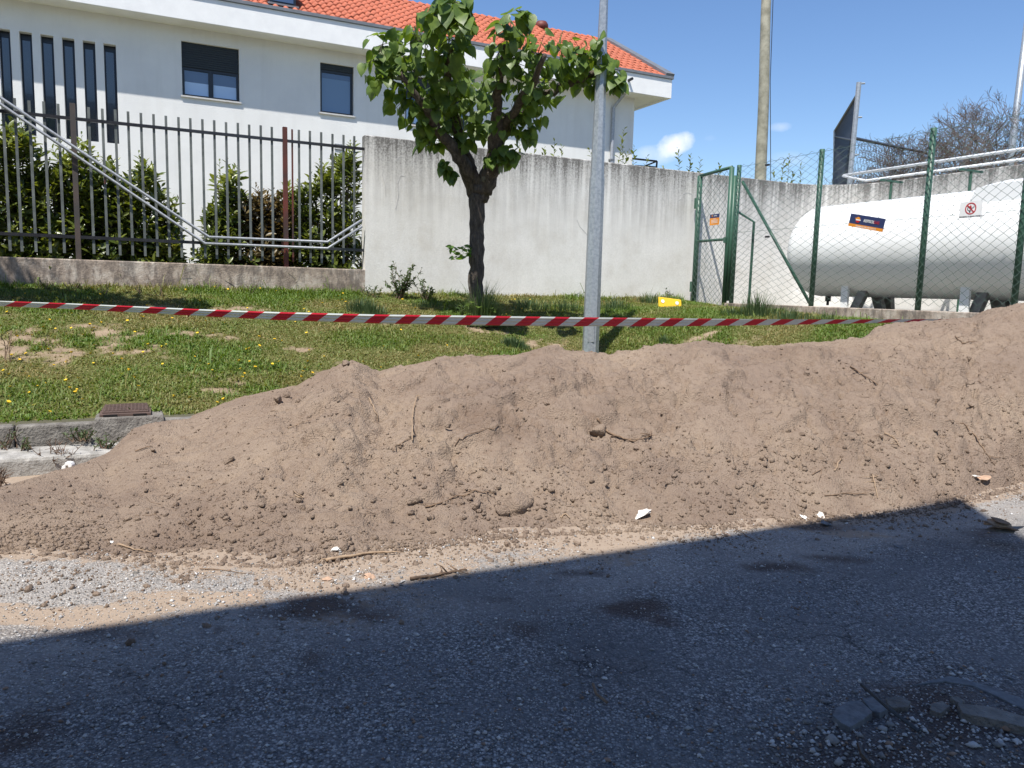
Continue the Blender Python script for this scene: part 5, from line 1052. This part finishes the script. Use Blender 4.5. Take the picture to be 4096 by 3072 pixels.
def herb(q, n, h, sprd, label, mat, leaf=.04, lm=None, name='weed_plant', twm='weedtwig', seed=1, nl=12):
    rng = np.random.default_rng(seed); o_ = tag(empty(name, q), label, 'plant'); st = B(); Ms = []
    for i in range(n):
        a = rng.random()*6.3; d_ = nrm(np.array([math.cos(a)*sprd, math.sin(a)*sprd*.5, 1.0])); L_ = h*rng.uniform(.5, 1); P = q+np.array([rng.normal()*.03, rng.normal()*.03, -.01]); pts = [P]
        for k_ in range(5): d_ = nrm(d_+rng.normal(size=3)*.12); pts.append(pts[-1]+d_*L_/5)
        st.tube(pts, list(np.linspace(.006, .0025, 6)), 3, cap=False)
        for k_ in range(nl):
            f_ = rng.uniform(.2, 1)*5; i0 = min(4, int(f_)); p_ = pts[i0]+(pts[i0+1]-pts[i0])*(f_-i0); ld_ = nrm(rng.normal(size=3)+d_*.8)
            if leaf: Ms.append(mat4(rotm(ld_, (0, 0, 1), rng.random()), p_, leaf*rng.uniform(.6, 1.3)))
            else: st.tube([p_, p_+ld_*.05*rng.uniform(.5, 1.5)], [.003, .0018], 3, cap=False)
    st.build('stem', M[twm], o_)
    if Ms: tag(joined('foliage', EV, EF, Ms, M[mat], o_), kind='stuff')
def LH(x, y, t=None): q = lawn_hit(x, y); return q
herb(lawn_hit(1600, 1195), 22, .62, .55, 'wispy grey green weed growing against the concrete wall', 'weed', .06, seed=2, nl=24); herb(lawn_hit(1700, 1200), 12, .38, .6, 'smaller wispy weed right of the taller one against the wall', 'weed', .055, seed=3, nl=20)
herb(lawn_hit(1500, 1190), 8, .25, .6, 'low wispy weed at the left of the wall plants', 'weed', .05, seed=4)
herb(lawn_hit(2670, 1205)+np.array([0, .25, 0]), 7, .28, .5, 'small weed sprouting behind the yellow plate', 'weed', .05, seed=6)
Ms = []; rngl = np.random.default_rng(8); bq = lawn_hit(1920, 1300); bl_ = tag(empty('broad_leaf_plant', bq), 'broad round leaves sprouting at the foot of the tree trunk', 'plant')
for k_ in range(46): a = rngl.random()*6.3; Ms.append(mat4(rotm(nrm([math.cos(a), math.sin(a)-.3, rngl.uniform(-.4, .5)]), (0, -.3, 1)), bq+np.array([math.cos(a)*rngl.uniform(.1, .3), math.sin(a)*.15-.08, rngl.uniform(.02, .36)]), rngl.uniform(.06, .13)))
foliage(bl_, Ms, heart_me, HV, HF, M['leaf'], 30)
# weeds around gutter and chamber
herb(onz(215, 1885, .02)+np.array([.0, .05, 0]), 16, .34, .8, 'dead twiggy weed in the gutter beside the soil heap', 'weed', 0, seed=11, nl=8)
herb(onz(500, 1770, .12)-np.array([0, .02, 0]), 5, .32, .35, 'dark stemmed weed in front of the manhole chamber', 'weed', .05, seed=12, nl=7); herb(onz(20, 1790, .16), 9, .26, .8, 'leafy dead weed on the kerb at the left edge', 'weed', .022, seed=13)
herb(onz(420, 1790, .16), 12, .12, .9, 'low green weed at the left foot of the chamber', 'weed', .03, seed=14); herb(onz(330, 1760, .2), 16, .14, .9, 'weed tuft spilling over the kerb left of the chamber', 'weed', .03, seed=15); herb(onz(100, 1795, .16), 8, .12, .8, 'small dry weed between kerb and gutter', 'weed', .025, seed=16)
herb(onz(15, 1935, .02), 6, .16, .7, 'tiny twiggy weed at the lower left gutter edge', 'weed', 0, seed=17); q = lawn_hit(22, 1440); herb(q, 3, .34, .25, 'bare branched stalk standing in the sandy patch', 'weed', 0, seed=18); q = lawn_hit(175, 1390); herb(q, 3, .16, .3, 'tall thin flower stalks on the left lawn', 'weed', .015, seed=19)
for i, (x, y) in enumerate([(300, 1170), (420, 1180), (560, 1175), (640, 1185), (180, 1165), (1000, 1175)]): herb(lawn_hit(x, y), 6, .22, .5, ['dry stalky weed under the low wall, %s' % w_ for w_ in ('second from the left', 'near the middle of the shade', 'right part of the shade', 'at the right end of the shade', 'leftmost', 'in full sun farther right')][i], 'weed', .02, seed=40+i)

# ------------------------------------------------------------------ things on the lawn, heap and street
q = lawn_hit(2676, 1228); yp = tag(empty('yellow_plate', q), 'bright yellow plastic plate with two pale discs propped by the wall', 'plate')
pc = at(2678, 1213, q[1]); xr = nrm(at(2724, 1218, q[1])-at(2632, 1206, q[1])); upv = nrm(Z3+np.array([0, .25, 0])); nf = nrm(np.cross(xr, upv)); k1 = 46*q[1]/FPX; k2 = 19*q[1]/FPX
P = [pc-xr*k1*1.0+upv*k2, pc+xr*k1*.98+upv*k2*1.0, pc+xr*k1*1.05-upv*k2*1.5, pc-xr*k1*.98-upv*k2*1.1]
B().prism(P, -nf*.03 if nf[1] > 0 else nf*.03).build('plate', M['yellow'], yp, bev=.008)
for f_ in (-.62, .62):
    cde = pc+xr*k1*f_+upv*k2*.25+np.array([0, -.034, 0])*1.0; disc(B(), cde, xr, upv, 0, .03, 16, off=np.array([0, -.006, 0])).build('disc', M['white'], yp)
# barrier tape
aT = math.radians(7); dT = np.array([math.cos(aT), math.sin(aT), 0]); nT = np.array([-dT[1], dT[0], 0]); Tt = 8.65*dT[0]
def onp(x, y): d = ray(x, y); return CAM+d*Tt/d.dot(nT)
cen = [(-500, 1190, 20), (-150, 1206, 20), (0, 1214, 22), (300, 1226, 24), (500, 1236, 26), (800, 1251, 29), (1100, 1264, 33), (1500, 1276, 37), (1900, 1282, 39), (2300, 1287, 37), (2700, 1289, 33), (3000, 1289, 26), (3300, 1287, 19), (3550, 1284, 14), (3750, 1281, 9), (3905, 1276, 5), (3990, 1262, 5)]
xs = np.array([c_[0] for c_ in cen]); ys = np.array([c_[1] for c_ in cen]); ws = np.array([c_[2] for c_ in cen])
pl, pr_ = onp(-500, 1190), onp(3990, 1262); Lt = np.linalg.norm(pr_-pl); prd = .335
tape = tag(empty('barrier_tape', (pl+pr_)/2), 'red and white striped barrier tape strung across above the soil heap', 'tape')
def tape_at(l):
    x_ = None; lo, hi = -500., 3990.
    for _ in range(22):
        m_ = (lo+hi)/2; P_ = onp(m_, np.interp(m_, xs, ys)); 
        if (P_-pl)[:2]@dT[:2] < l: lo = m_
        else: hi = m_
    y_ = np.interp(lo, xs, ys); P_ = onp(lo, y_); h_ = np.interp(lo, xs, ws)*P_[1]/FPX; return P_, h_
Lh = (pr_-pl)[:2]@dT[:2]; ns_ = int(Lh/(prd/8)); cols_ = [tape_at(i*prd/8) for i in range(ns_)]
wfull = .108; Vr = [[], []]; Fr = [[], []]; rowsN = 6
def tape_pt(i, v):    # v 0..1 across
    i = max(0, min(i, len(cols_)-1)); P_, h_ = cols_[int(i)]; return P_+Z3*(v-.5)*h_-nT*(v-.5)*h_*.50+nT*.005*math.sin(v*19+i*.013)
for i in range(ns_-5):
    for r_ in range(rowsN):
        v0, v1 = r_/rowsN, (r_+1)/rowsN
        ph = ((i-5) % 8); red_ = 0 if ph < 4 else 1
        j0 = i+int(round(0)); sh0, sh1 = v0*3.0, v1*3.0
        def pt(ii, v, sh): f_ = ii+sh; a_ = int(math.floor(f_)); w_ = f_-a_; return tape_pt(a_, v)*(1-w_)+tape_pt(a_+1, v)*w_
        k_ = len(Vr[red_]); Vr[red_] += [pt(i, v0, sh0), pt(i+1, v0, sh0), pt(i+1, v1, sh1), pt(i, v1, sh1)]; Fr[red_].append((k_, k_+1, k_+2, k_+3))
for i_, nm, mt in ((0, 'red_stripes', 'tapered'), (1, 'white_stripes', 'tapewhite')): mk(nm, Vr[i_], np.array(Fr[i_]), M[mt], tape)
sk_ = tag(B().tube([np.array([pl[0]-.02, pl[1]+.02, -.02]), np.array([pl[0]-.02, pl[1]+.02, pl[2]+.15])], .018, 8).build('tape_stake', M['polewood'], None), 'wooden stake holding the left end of the barrier tape', 'stake')
# stones
STN = []
for i in range(4):
    V, F = lump(60+i, 2, .45, .6); me = bpy.data.meshes.new('stone'); me.from_pydata(V.tolist(), [], F.tolist()); STN.append(me)
def stone(x, y, w, lab, mt='stone', k_=0, flat=.55, group=None):
    me = STN[k_ % 4].copy(); me.materials.append(M[mt]); return clod(x, y, w, lab, group, me, flat, name='stone', cat='stone', sink=.05)
stone(2575, 2062, 78, 'large white angular stone at the heap foot right of centre', k_=0, flat=.45); stone(1345, 2205, 42, 'white chip of stone at the heap foot left of centre', k_=1); stone(3925, 1925, 62, 'pale pinkish stone at the heap foot near the right edge', 'pinkstone', 2); stone(3900, 1918, 30, 'white chip beside the pale pinkish stone', k_=1)
stone(3225, 2080, 45, 'left white stone of the group by the shadow edge', k_=3); stone(3285, 2070, 36, 'right white stone of the group by the shadow edge', k_=2); stone(3310, 2105, 55, 'grey stone lying just inside the shadow near the white ones', 'greystone', 1, .5); stone(1480, 2315, 55, 'reddish stone on the sandy strip near the shadow edge', 'pinkstone', 3); stone(1310, 2325, 34, 'flat pale red stone left of the reddish one', 'pinkstone', 1)
stone(1610, 2330, 22, 'small white chip beside the dark clod and roots', k_=0); stone(445, 2175, 18, 'tiny white stone on the left heap foot', k_=1); stone(995, 2390, 24, 'ochre stone on the gravel near the left shadow', 'pinkstone', 0); stone(3600, 2195, 40, 'grey stone in the street shade near the upper shadow edge', 'greystone', 2); stone(3385, 2095, 18, 'white pebble right of the white stone group', k_=3)
stone(2910, 2142, 22, 'small red stone on the shadow edge', 'pinkstone', 2); stone(540, 2300, 26, 'pale stone on the gravel at left', 'kerb', 1); stone(585, 2295, 20, 'small pale stone right beside another on the left gravel', 'kerb', 2); stone(2612, 2385, 26, 'pale stone on the round dirt patch in shade', 'kerb', 1)
for x, y, w, l_ in ((545, 2800-20, 22, 'a'),): pass
q = onz(268, 1868, .10); wp = B(); kx = q[1]/FPX
wp.prism([q+R0*(a*kx)+Z3*(b_*kx) for a, b_ in ((-26, -16), (-22, 2), (-12, 8), (-6, 20), (14, 18), (20, 8), (19, 0), (6, -4), (2, 6), (-6, 4), (-6, -6), (-14, -16))], np.array([0, .05, 0])); tag(wp.build('plastic_scrap', M['white'], None, bev=.004), 'white plastic scrap with a hole half buried at the heap edge', 'scrap')
# roots lying on the heap
def root(pts, r, lab, mt='root', fork=0, lift=.006):
    P = []; 
    for i in range(len(pts)-1):
        for k_ in range(4): f_ = k_/4; P.append(heap_hit(pts[i][0]*(1-f_)+pts[i+1][0]*f_, pts[i][1]*(1-f_)+pts[i+1][1]*f_))
    P.append(heap_hit(*pts[-1])); P = [p_+Z3*(lift+r)+RNG.normal(size=3)*.002 for p_ in P]; b = B().tube(P, list(np.linspace(r, r*.5, len(P))), 6)
    for k_ in range(fork): i = random.randrange(1, len(P)-1); d_ = nrm(RNG.normal(size=3)*np.array([1, .3, .12])); b.tube([P[i], P[i]+d_*.05, P[i]+d_*.05+nrm(RNG.normal(size=3)*np.array([1, 1, .2])+d_)*.05], [r*.6, r*.4, r*.2], 4)
    return tag(b.build('root', M[mt], None, True), lab, 'root')
root([(1650, 1780), (1648, 1700), (1655, 1640), (1668, 1598), (1682, 1605)], .006, 'long pale looping root left of the big soil lump', 'strawroot', 0, .03)
root([(1570, 1810), (1620, 1770), (1660, 1750), (1668, 1715)], .004, 'dark thin root running down from the looping root'); root([(1478, 1602), (1495, 1640), (1512, 1690)], .006, 'short pale stick root on the upper left slope', 'strawroot', 1)
root([(1820, 1790), (1880, 1745), (1950, 1722), (2000, 1720)], .004, 'thin arched root in the middle of the slope', 'root', 2); root([(2390, 1690), (2420, 1730), (2480, 1765), (2540, 1775), (2600, 1755), (2605, 1735)], .010, 'thick dark root curving along a broken ledge', 'root', 7)
root([(1700, 2040), (1800, 2005), (1900, 1975), (1960, 1980)], .006, 'forked root along the lower slope left of the largest clod', 'root', 6); root([(1300, 2252), (1400, 2235), (1500, 2220), (1570, 2222)], .010, 'long knobbly root lying at the heap foot near the white chip', 'strawroot', 3)
root([(1640, 2325), (1730, 2315), (1790, 2300), (1870, 2290)], .010, 'twisted dark root lying half in the street shadow', 'root', 6); root([(470, 2185), (540, 2205), (615, 2217)], .006, 'straight pale stick at the left heap foot', 'strawroot', 1); root([(800, 2282), (900, 2290), (1020, 2306)], .0035, 'thin dark twig on the pale gravel at left', 'root')
root([(2240, 2080), (2262, 2062), (2282, 2085)], .006, 'small bent pinkish root at the heap foot', 'strawroot'); root([(3340, 1890), (3365, 1835)], .006, 'short pale root standing out on the right slope', 'strawroot'); root([(3250, 1905), (3290, 1880), (3275, 1930)], .004, 'V shaped twig on the right slope', 'root')
root([(3490, 1905), (3500, 1950), (3510, 2000)], .006, 'downward root above the right part of the heap foot', 'strawroot', 3); root([(3300, 1990), (3380, 1980), (3470, 1985)], .005, 'horizontal root near the right heap foot', 'root', 6); root([(3840, 1700), (3890, 1740), (3930, 1800), (3980, 1870)], .006, 'long curved root on the far right slope', 'root', 3)
root([(3540, 1740), (3580, 1760), (3595, 1790)], .006, 'forked pale root in the middle of the right slope', 'strawroot', 3); root([(3740, 1620), (3760, 1600)], .005, 'stubby root near the right slope top', 'root', 3); root([(2940, 2120), (2980, 2145), (3030, 2175)], .004, 'thin dark stick crossing the shadow edge', 'root')
root([(1150, 1720), (1200, 1700), (1240, 1690)], .004, 'thin root high on the left slope', 'strawroot', 1); root([(540, 1810), (590, 1795), (610, 1790)], .006, 'small dark root near the left crest', 'root'); root([(1180, 1990), (1215, 2000), (1170, 1970)], .004, 'forked pale twig on the lower left slope', 'strawroot', 1)
root([(3400, 1470), (3440, 1500), (3510, 1545)], .008, 'dark root in a furrow on the right slope', 'root', 5); root([(3820, 1350), (3850, 1380), (3900, 1370)], .006, 'root sticking out near the right crest', 'root', 7)
rm = B(); rr_ = np.random.default_rng(4)
for k_ in range(330):
    x = rr_.uniform(100, 4080) if k_ % 3 else rr_.uniform(3300, 4080); y = rr_.uniform(np.interp(x, [0, 1265, 2000, 3300, 4096], [1980, 1560, 1460, 1430, 1250]), np.interp(x, [0, 1093, 4096], [2180, 2200, 1930])); q = heap_hit(x, y)+Z3*.004; d_ = nrm(rr_.normal(size=3)*np.array([1, .6, .5]))
    d2 = nrm(d_+rr_.normal(size=3)*.5); L_ = rr_.uniform(.02, .07); rm.tube([q, q+d_*L_, q+d_*L_+d2*L_*.8], [.0022, .0018, .001], 3, cap=False)
tag(rm.build('rootlet', M['root'], heap), kind='stuff')
# stack of weathered bark and slate pieces in the shade
bq = onz(4000, 2125, .1); bkx = bq[1]/FPX; sl = ['lowest flat slab of the small slab stack at the right edge', 'second slab of the small stack at the right edge', 'third slab of the small stack at the right edge', 'uppermost rounded slab of the small stack at the right edge']
for i, (ox, oz, w_, h_, rx_) in enumerate([(10, 0, 58, 11, .1), (0, 22, 50, 7, -.15), (-5, 36, 42, 6, .12), (-5, 46, 26, 10, -.1)]):
    c_ = bq+R0*ox*bkx+Z3*(oz+8)*bkx*.8; xdv = nrm(R0+Z3*rx_+U0*0); ydv = nrm(np.cross(Z3, xdv)); V, F = lump(80+i, 2, .3, 1); V = V*[w_*bkx, .07, h_*bkx*.6]; Rm = np.stack([xdv, ydv, np.cross(xdv, ydv)], 1)
    tag(mk('slate_slab', (Rm@V.T).T+c_, F, M['kerb' if i == 0 else 'root'] if i != 2 else M['strawroot'], smooth=False, base=c_), sl[i], 'slab')
# broken asphalt at the trench edge, lower right
def chunk(poly_px, z, th_, lab, mt='greystone'):
    z = z*.45+.004
    P = [onz(x, y, z) for x, y in poly_px]; P = [p_+np.array([0, 0, RNG.normal()*.003]) for p_ in P]; b = B().prism(P, -Z3*th_); return tag(b.build('asphalt_chunk', M[mt], None, bev=.003), lab, 'chunk')
chunk([(3345, 2830), (3390, 2805), (3440, 2800), (3475, 2830), (3490, 2850), (3450, 2880), (3400, 2905), (3360, 2890), (3330, 2860)], .06, .06, 'broad grey asphalt slab broken off at the trench edge')
chunk([(3450, 2790), (3500, 2785), (3555, 2835), (3520, 2850), (3485, 2838)], .065, .055, 'narrow grey asphalt piece beside the broad slab, left of the stick')
chunk([(3545, 2790), (3600, 2782), (3645, 2800), (3630, 2825), (3570, 2830), (3550, 2815)], .06, .05, 'rounded grey asphalt piece right of the thin stick', 'kerb'); chunk([(3725, 2810), (3770, 2800), (3800, 2825), (3760, 2850), (3720, 2835)], .06, .05, 'small rounded piece in the middle of the trench rubble', 'kerb')
chunk([(3830, 2815), (3960, 2825), (4110, 2870), (4140, 2910), (3990, 2880), (3850, 2855)], .07, .06, 'long pale slab along the trench at the right edge', 'kerb'); chunk([(3800, 2790), (3830, 2780), (3860, 2800), (3840, 2815)], .05, .04, 'small slab at the upper left tip of the long one', 'kerb')
chunk([(3640, 2740), (3780, 2725), (3900, 2745), (4000, 2790), (4110, 2840), (4110, 2800), (3950, 2740), (3800, 2705)], .012, .03, 'dark cracked asphalt lip above the trench', 'greystone')
P = [onz(3445, 2738, .10), onz(3560, 2838, .085), onz(3675, 2925, .06)]; tag(B().tube(P, .007, 6).build('thin_stick', M['black'], None), 'thin straight dark stick lying over the asphalt pieces', 'stick')
P = [onz(3435, 2975, .03), onz(3450, 3020, .03), onz(3490, 3065, .03), onz(3560, 3110, .03)]; tag(B().tube(P, .009, 6).build('black_cable', M['black'], None), 'curved black cable end in the trench at the bottom', 'cable')
P = [onz(1065*1.852+0, 2720, .01), onz(2400, 2790, .015), onz(2425, 2810, .012)]; P = [onz(2372, 2735, .01), onz(2385, 2775, .015), onz(2428, 2810, .012)]; tag(B().tube(P, .006, 5).build('twig', M['root'], None), 'short bent twig lying on the shaded asphalt', 'twig')

# loose gravel chips on the street
rng = np.random.default_rng(31); NG = 60000
u_ = rng.uniform(-.8, .8, NG); Yg = 2.0+4.6*rng.random(NG)**1.25; Xg = u_*Yg
_, _, _, ytg = pile_uv(Xg, Yg); den = sst(fbm(Xg*1.3+40, Yg*1.3, 4), -.35, .25); rub = np.zeros(NG)
for (x, y, rx, ry) in [(3800, 2930, .55, .22), (3400, 3000, .4, .2), (3950, 2700, .3, .05)]:
    q = onz(x, y, 0); rub = np.maximum(rub, np.exp(-(((Xg-q[0])/rx)**2+((Yg-q[1])/ry)**2)))
ok = (Yg < ytg+.05) & (rng.random(NG) < .25+.75*den+rub); Xg, Yg, rub = Xg[ok], Yg[ok], rub[ok]; n = len(Xg)
szg = np.clip(.0026*(rng.pareto(3.0, n)+1), .0025, .011)*(1+1.6*rub*rng.random(n)); Sg_, Tg_ = Xg*A3[0]+Yg*A3[1], Xg*N3[0]+Yg*N3[1]
OV = np.array([(1, 0, 0), (-.9, .2, 0), (0, 1.1, .1), (.1, -.9, 0), (0, .1, .8), (.1, 0, -.6)]); OF = np.array([(0, 2, 4), (2, 1, 4), (1, 3, 4), (3, 0, 4), (2, 0, 5), (1, 2, 5), (3, 1, 5), (0, 3, 5)])
ang = rng.random(n)*6.3; c_, s_ = np.cos(ang), np.sin(ang); an = rng.uniform(.7, 1.4, (n, 3))
Vl = OV[None]*an[:, None, :]*szg[:, None, None]; Vw = np.stack([Vl[..., 0]*c_[:, None]-Vl[..., 1]*s_[:, None]+Xg[:, None], Vl[..., 0]*s_[:, None]+Vl[..., 1]*c_[:, None]+Yg[:, None], Vl[..., 2]+(stz_(Sg_, Tg_)+szg*.35)[:, None]], -1)
Fg = (OF[None]+(np.arange(n)*6)[:, None, None]).reshape(-1, 3); v_ = rng.random(n); base_c = np.stack([.18+.45*v_**1.5]*3, 1)*np.array([1, .975, .94]); brn = rng.random(n) < .12; base_c[brn] = np.array([.26, .18, .13])*(.6+.7*rng.random((brn.sum(), 1)))
tag(mk('loose_gravel', Vw.reshape(-1, 3), Fg, M['chip'], base=(0, 0, 0), data={'bc': np.repeat(base_c, 6, 0)}), kind='stuff')
# crumbs of soil spilled on the street
NC = 5000; u_ = rng.uniform(-.75, .75, NC); yb_ = np.interp(u_, tu, ty); Yk = yb_-np.abs(rng.normal(size=NC))*.35; Xk = u_*Yk
Ms = np.array([mat4(rrot(), (x, y, float(street_z(x*A3[0]+y*A3[1], 0))+.002), s_) for x, y, s_ in zip(Xk, Yk, np.clip(.0035*(rng.pareto(2.4, NC)+1), .003, .022))])
tag(joined('spilled_crumbs', LUMP[0][0], LUMP[0][1], Ms, M['soil'], base=(0, 5, 0)), kind='stuff')

# ------------------------------------------------------------------ sky with small clouds
tc = WN('ShaderNodeTexCoord'); 
def cloud_mask(x, y, rx, ry, thr, tilt=0):
    d = nrm(ray(x, y)); right = nrm(np.cross(d, Z3)); upc = np.cross(right, d); r2 = right*math.cos(tilt)+upc*math.sin(tilt); u2 = -right*math.sin(tilt)+upc*math.cos(tilt)
    def dot(v):
        n_ = WN('ShaderNodeVectorMath'); n_.operation = 'DOT_PRODUCT'; n_.inputs[1].default_value = v; wn.links.new(tc.outputs['Generated'], n_.inputs[0]); return n_.outputs['Value']
    def mt(op, a, b=0.0, clamp=False):
        m_ = WN('ShaderNodeMath'); m_.operation = op; m_.use_clamp = clamp
        for i, v in enumerate((a, b)):
            if isinstance(v, (int, float)): m_.inputs[i].default_value = v
            else: wn.links.new(v, m_.inputs[i])
        return m_.outputs[0]
    a = mt('MULTIPLY', dot(r2), FPX/rx); b_ = mt('MULTIPLY', dot(u2), FPX/ry); rr = mt('ADD', mt('MULTIPLY', a, a), mt('MULTIPLY', b_, b_)); front = mt('GREATER_THAN', dot(d), .8)
    no = WN('ShaderNodeTexNoise'); no.inputs['Scale'].default_value = 28; no.inputs['Detail'].default_value = 7; no.inputs['Roughness'].default_value = .6; wn.links.new(tc.outputs['Generated'], no.inputs['Vector'])
    v = mt('SUBTRACT', mt('ADD', 1.0, mt('MULTIPLY', mt('SUBTRACT', no.outputs['Fac'], .5), 2.6)), rr); v = mt('MULTIPLY', v, thr, True); return mt('MULTIPLY', v, front)
skc = sk.outputs[0]
hs_ = WN('ShaderNodeHueSaturation'); hs_.inputs['Saturation'].default_value = 1.15; hs_.inputs['Hue'].default_value = .506; hs_.inputs['Value'].default_value = .86; wn.links.new(skc, hs_.inputs['Color']); cur = hs_.outputs[0]
for (x, y, rx, ry, thr, op, tl_) in ((2700, 575, 75, 42, .8, .85, .25), (2610, 620, 110, 40, .5, .55, .15), (3125, 508, 42, 18, .5, .4, 0), (2838, 553, 25, 14, .4, .15, 0), (3150, 640, 90, 30, .4, .25, 0)):
    mk_ = cloud_mask(x, y, rx, ry, thr, tl_); mul = WN('ShaderNodeMath'); mul.operation = 'MULTIPLY'; mul.inputs[1].default_value = op; wn.links.new(mk_, mul.inputs[0])
    mx = WN('ShaderNodeMix'); mx.data_type = 'RGBA'; wn.links.new(mul.outputs[0], mx.inputs[0]); wn.links.new(cur, mx.inputs[6]); mx.inputs[7].default_value = (6.2, 6.3, 6.9, 1); cur = mx.outputs[2]
wn.links.new(cur, bg.inputs['Color']); wn.links.new(bg.outputs[0], wo.inputs[0])
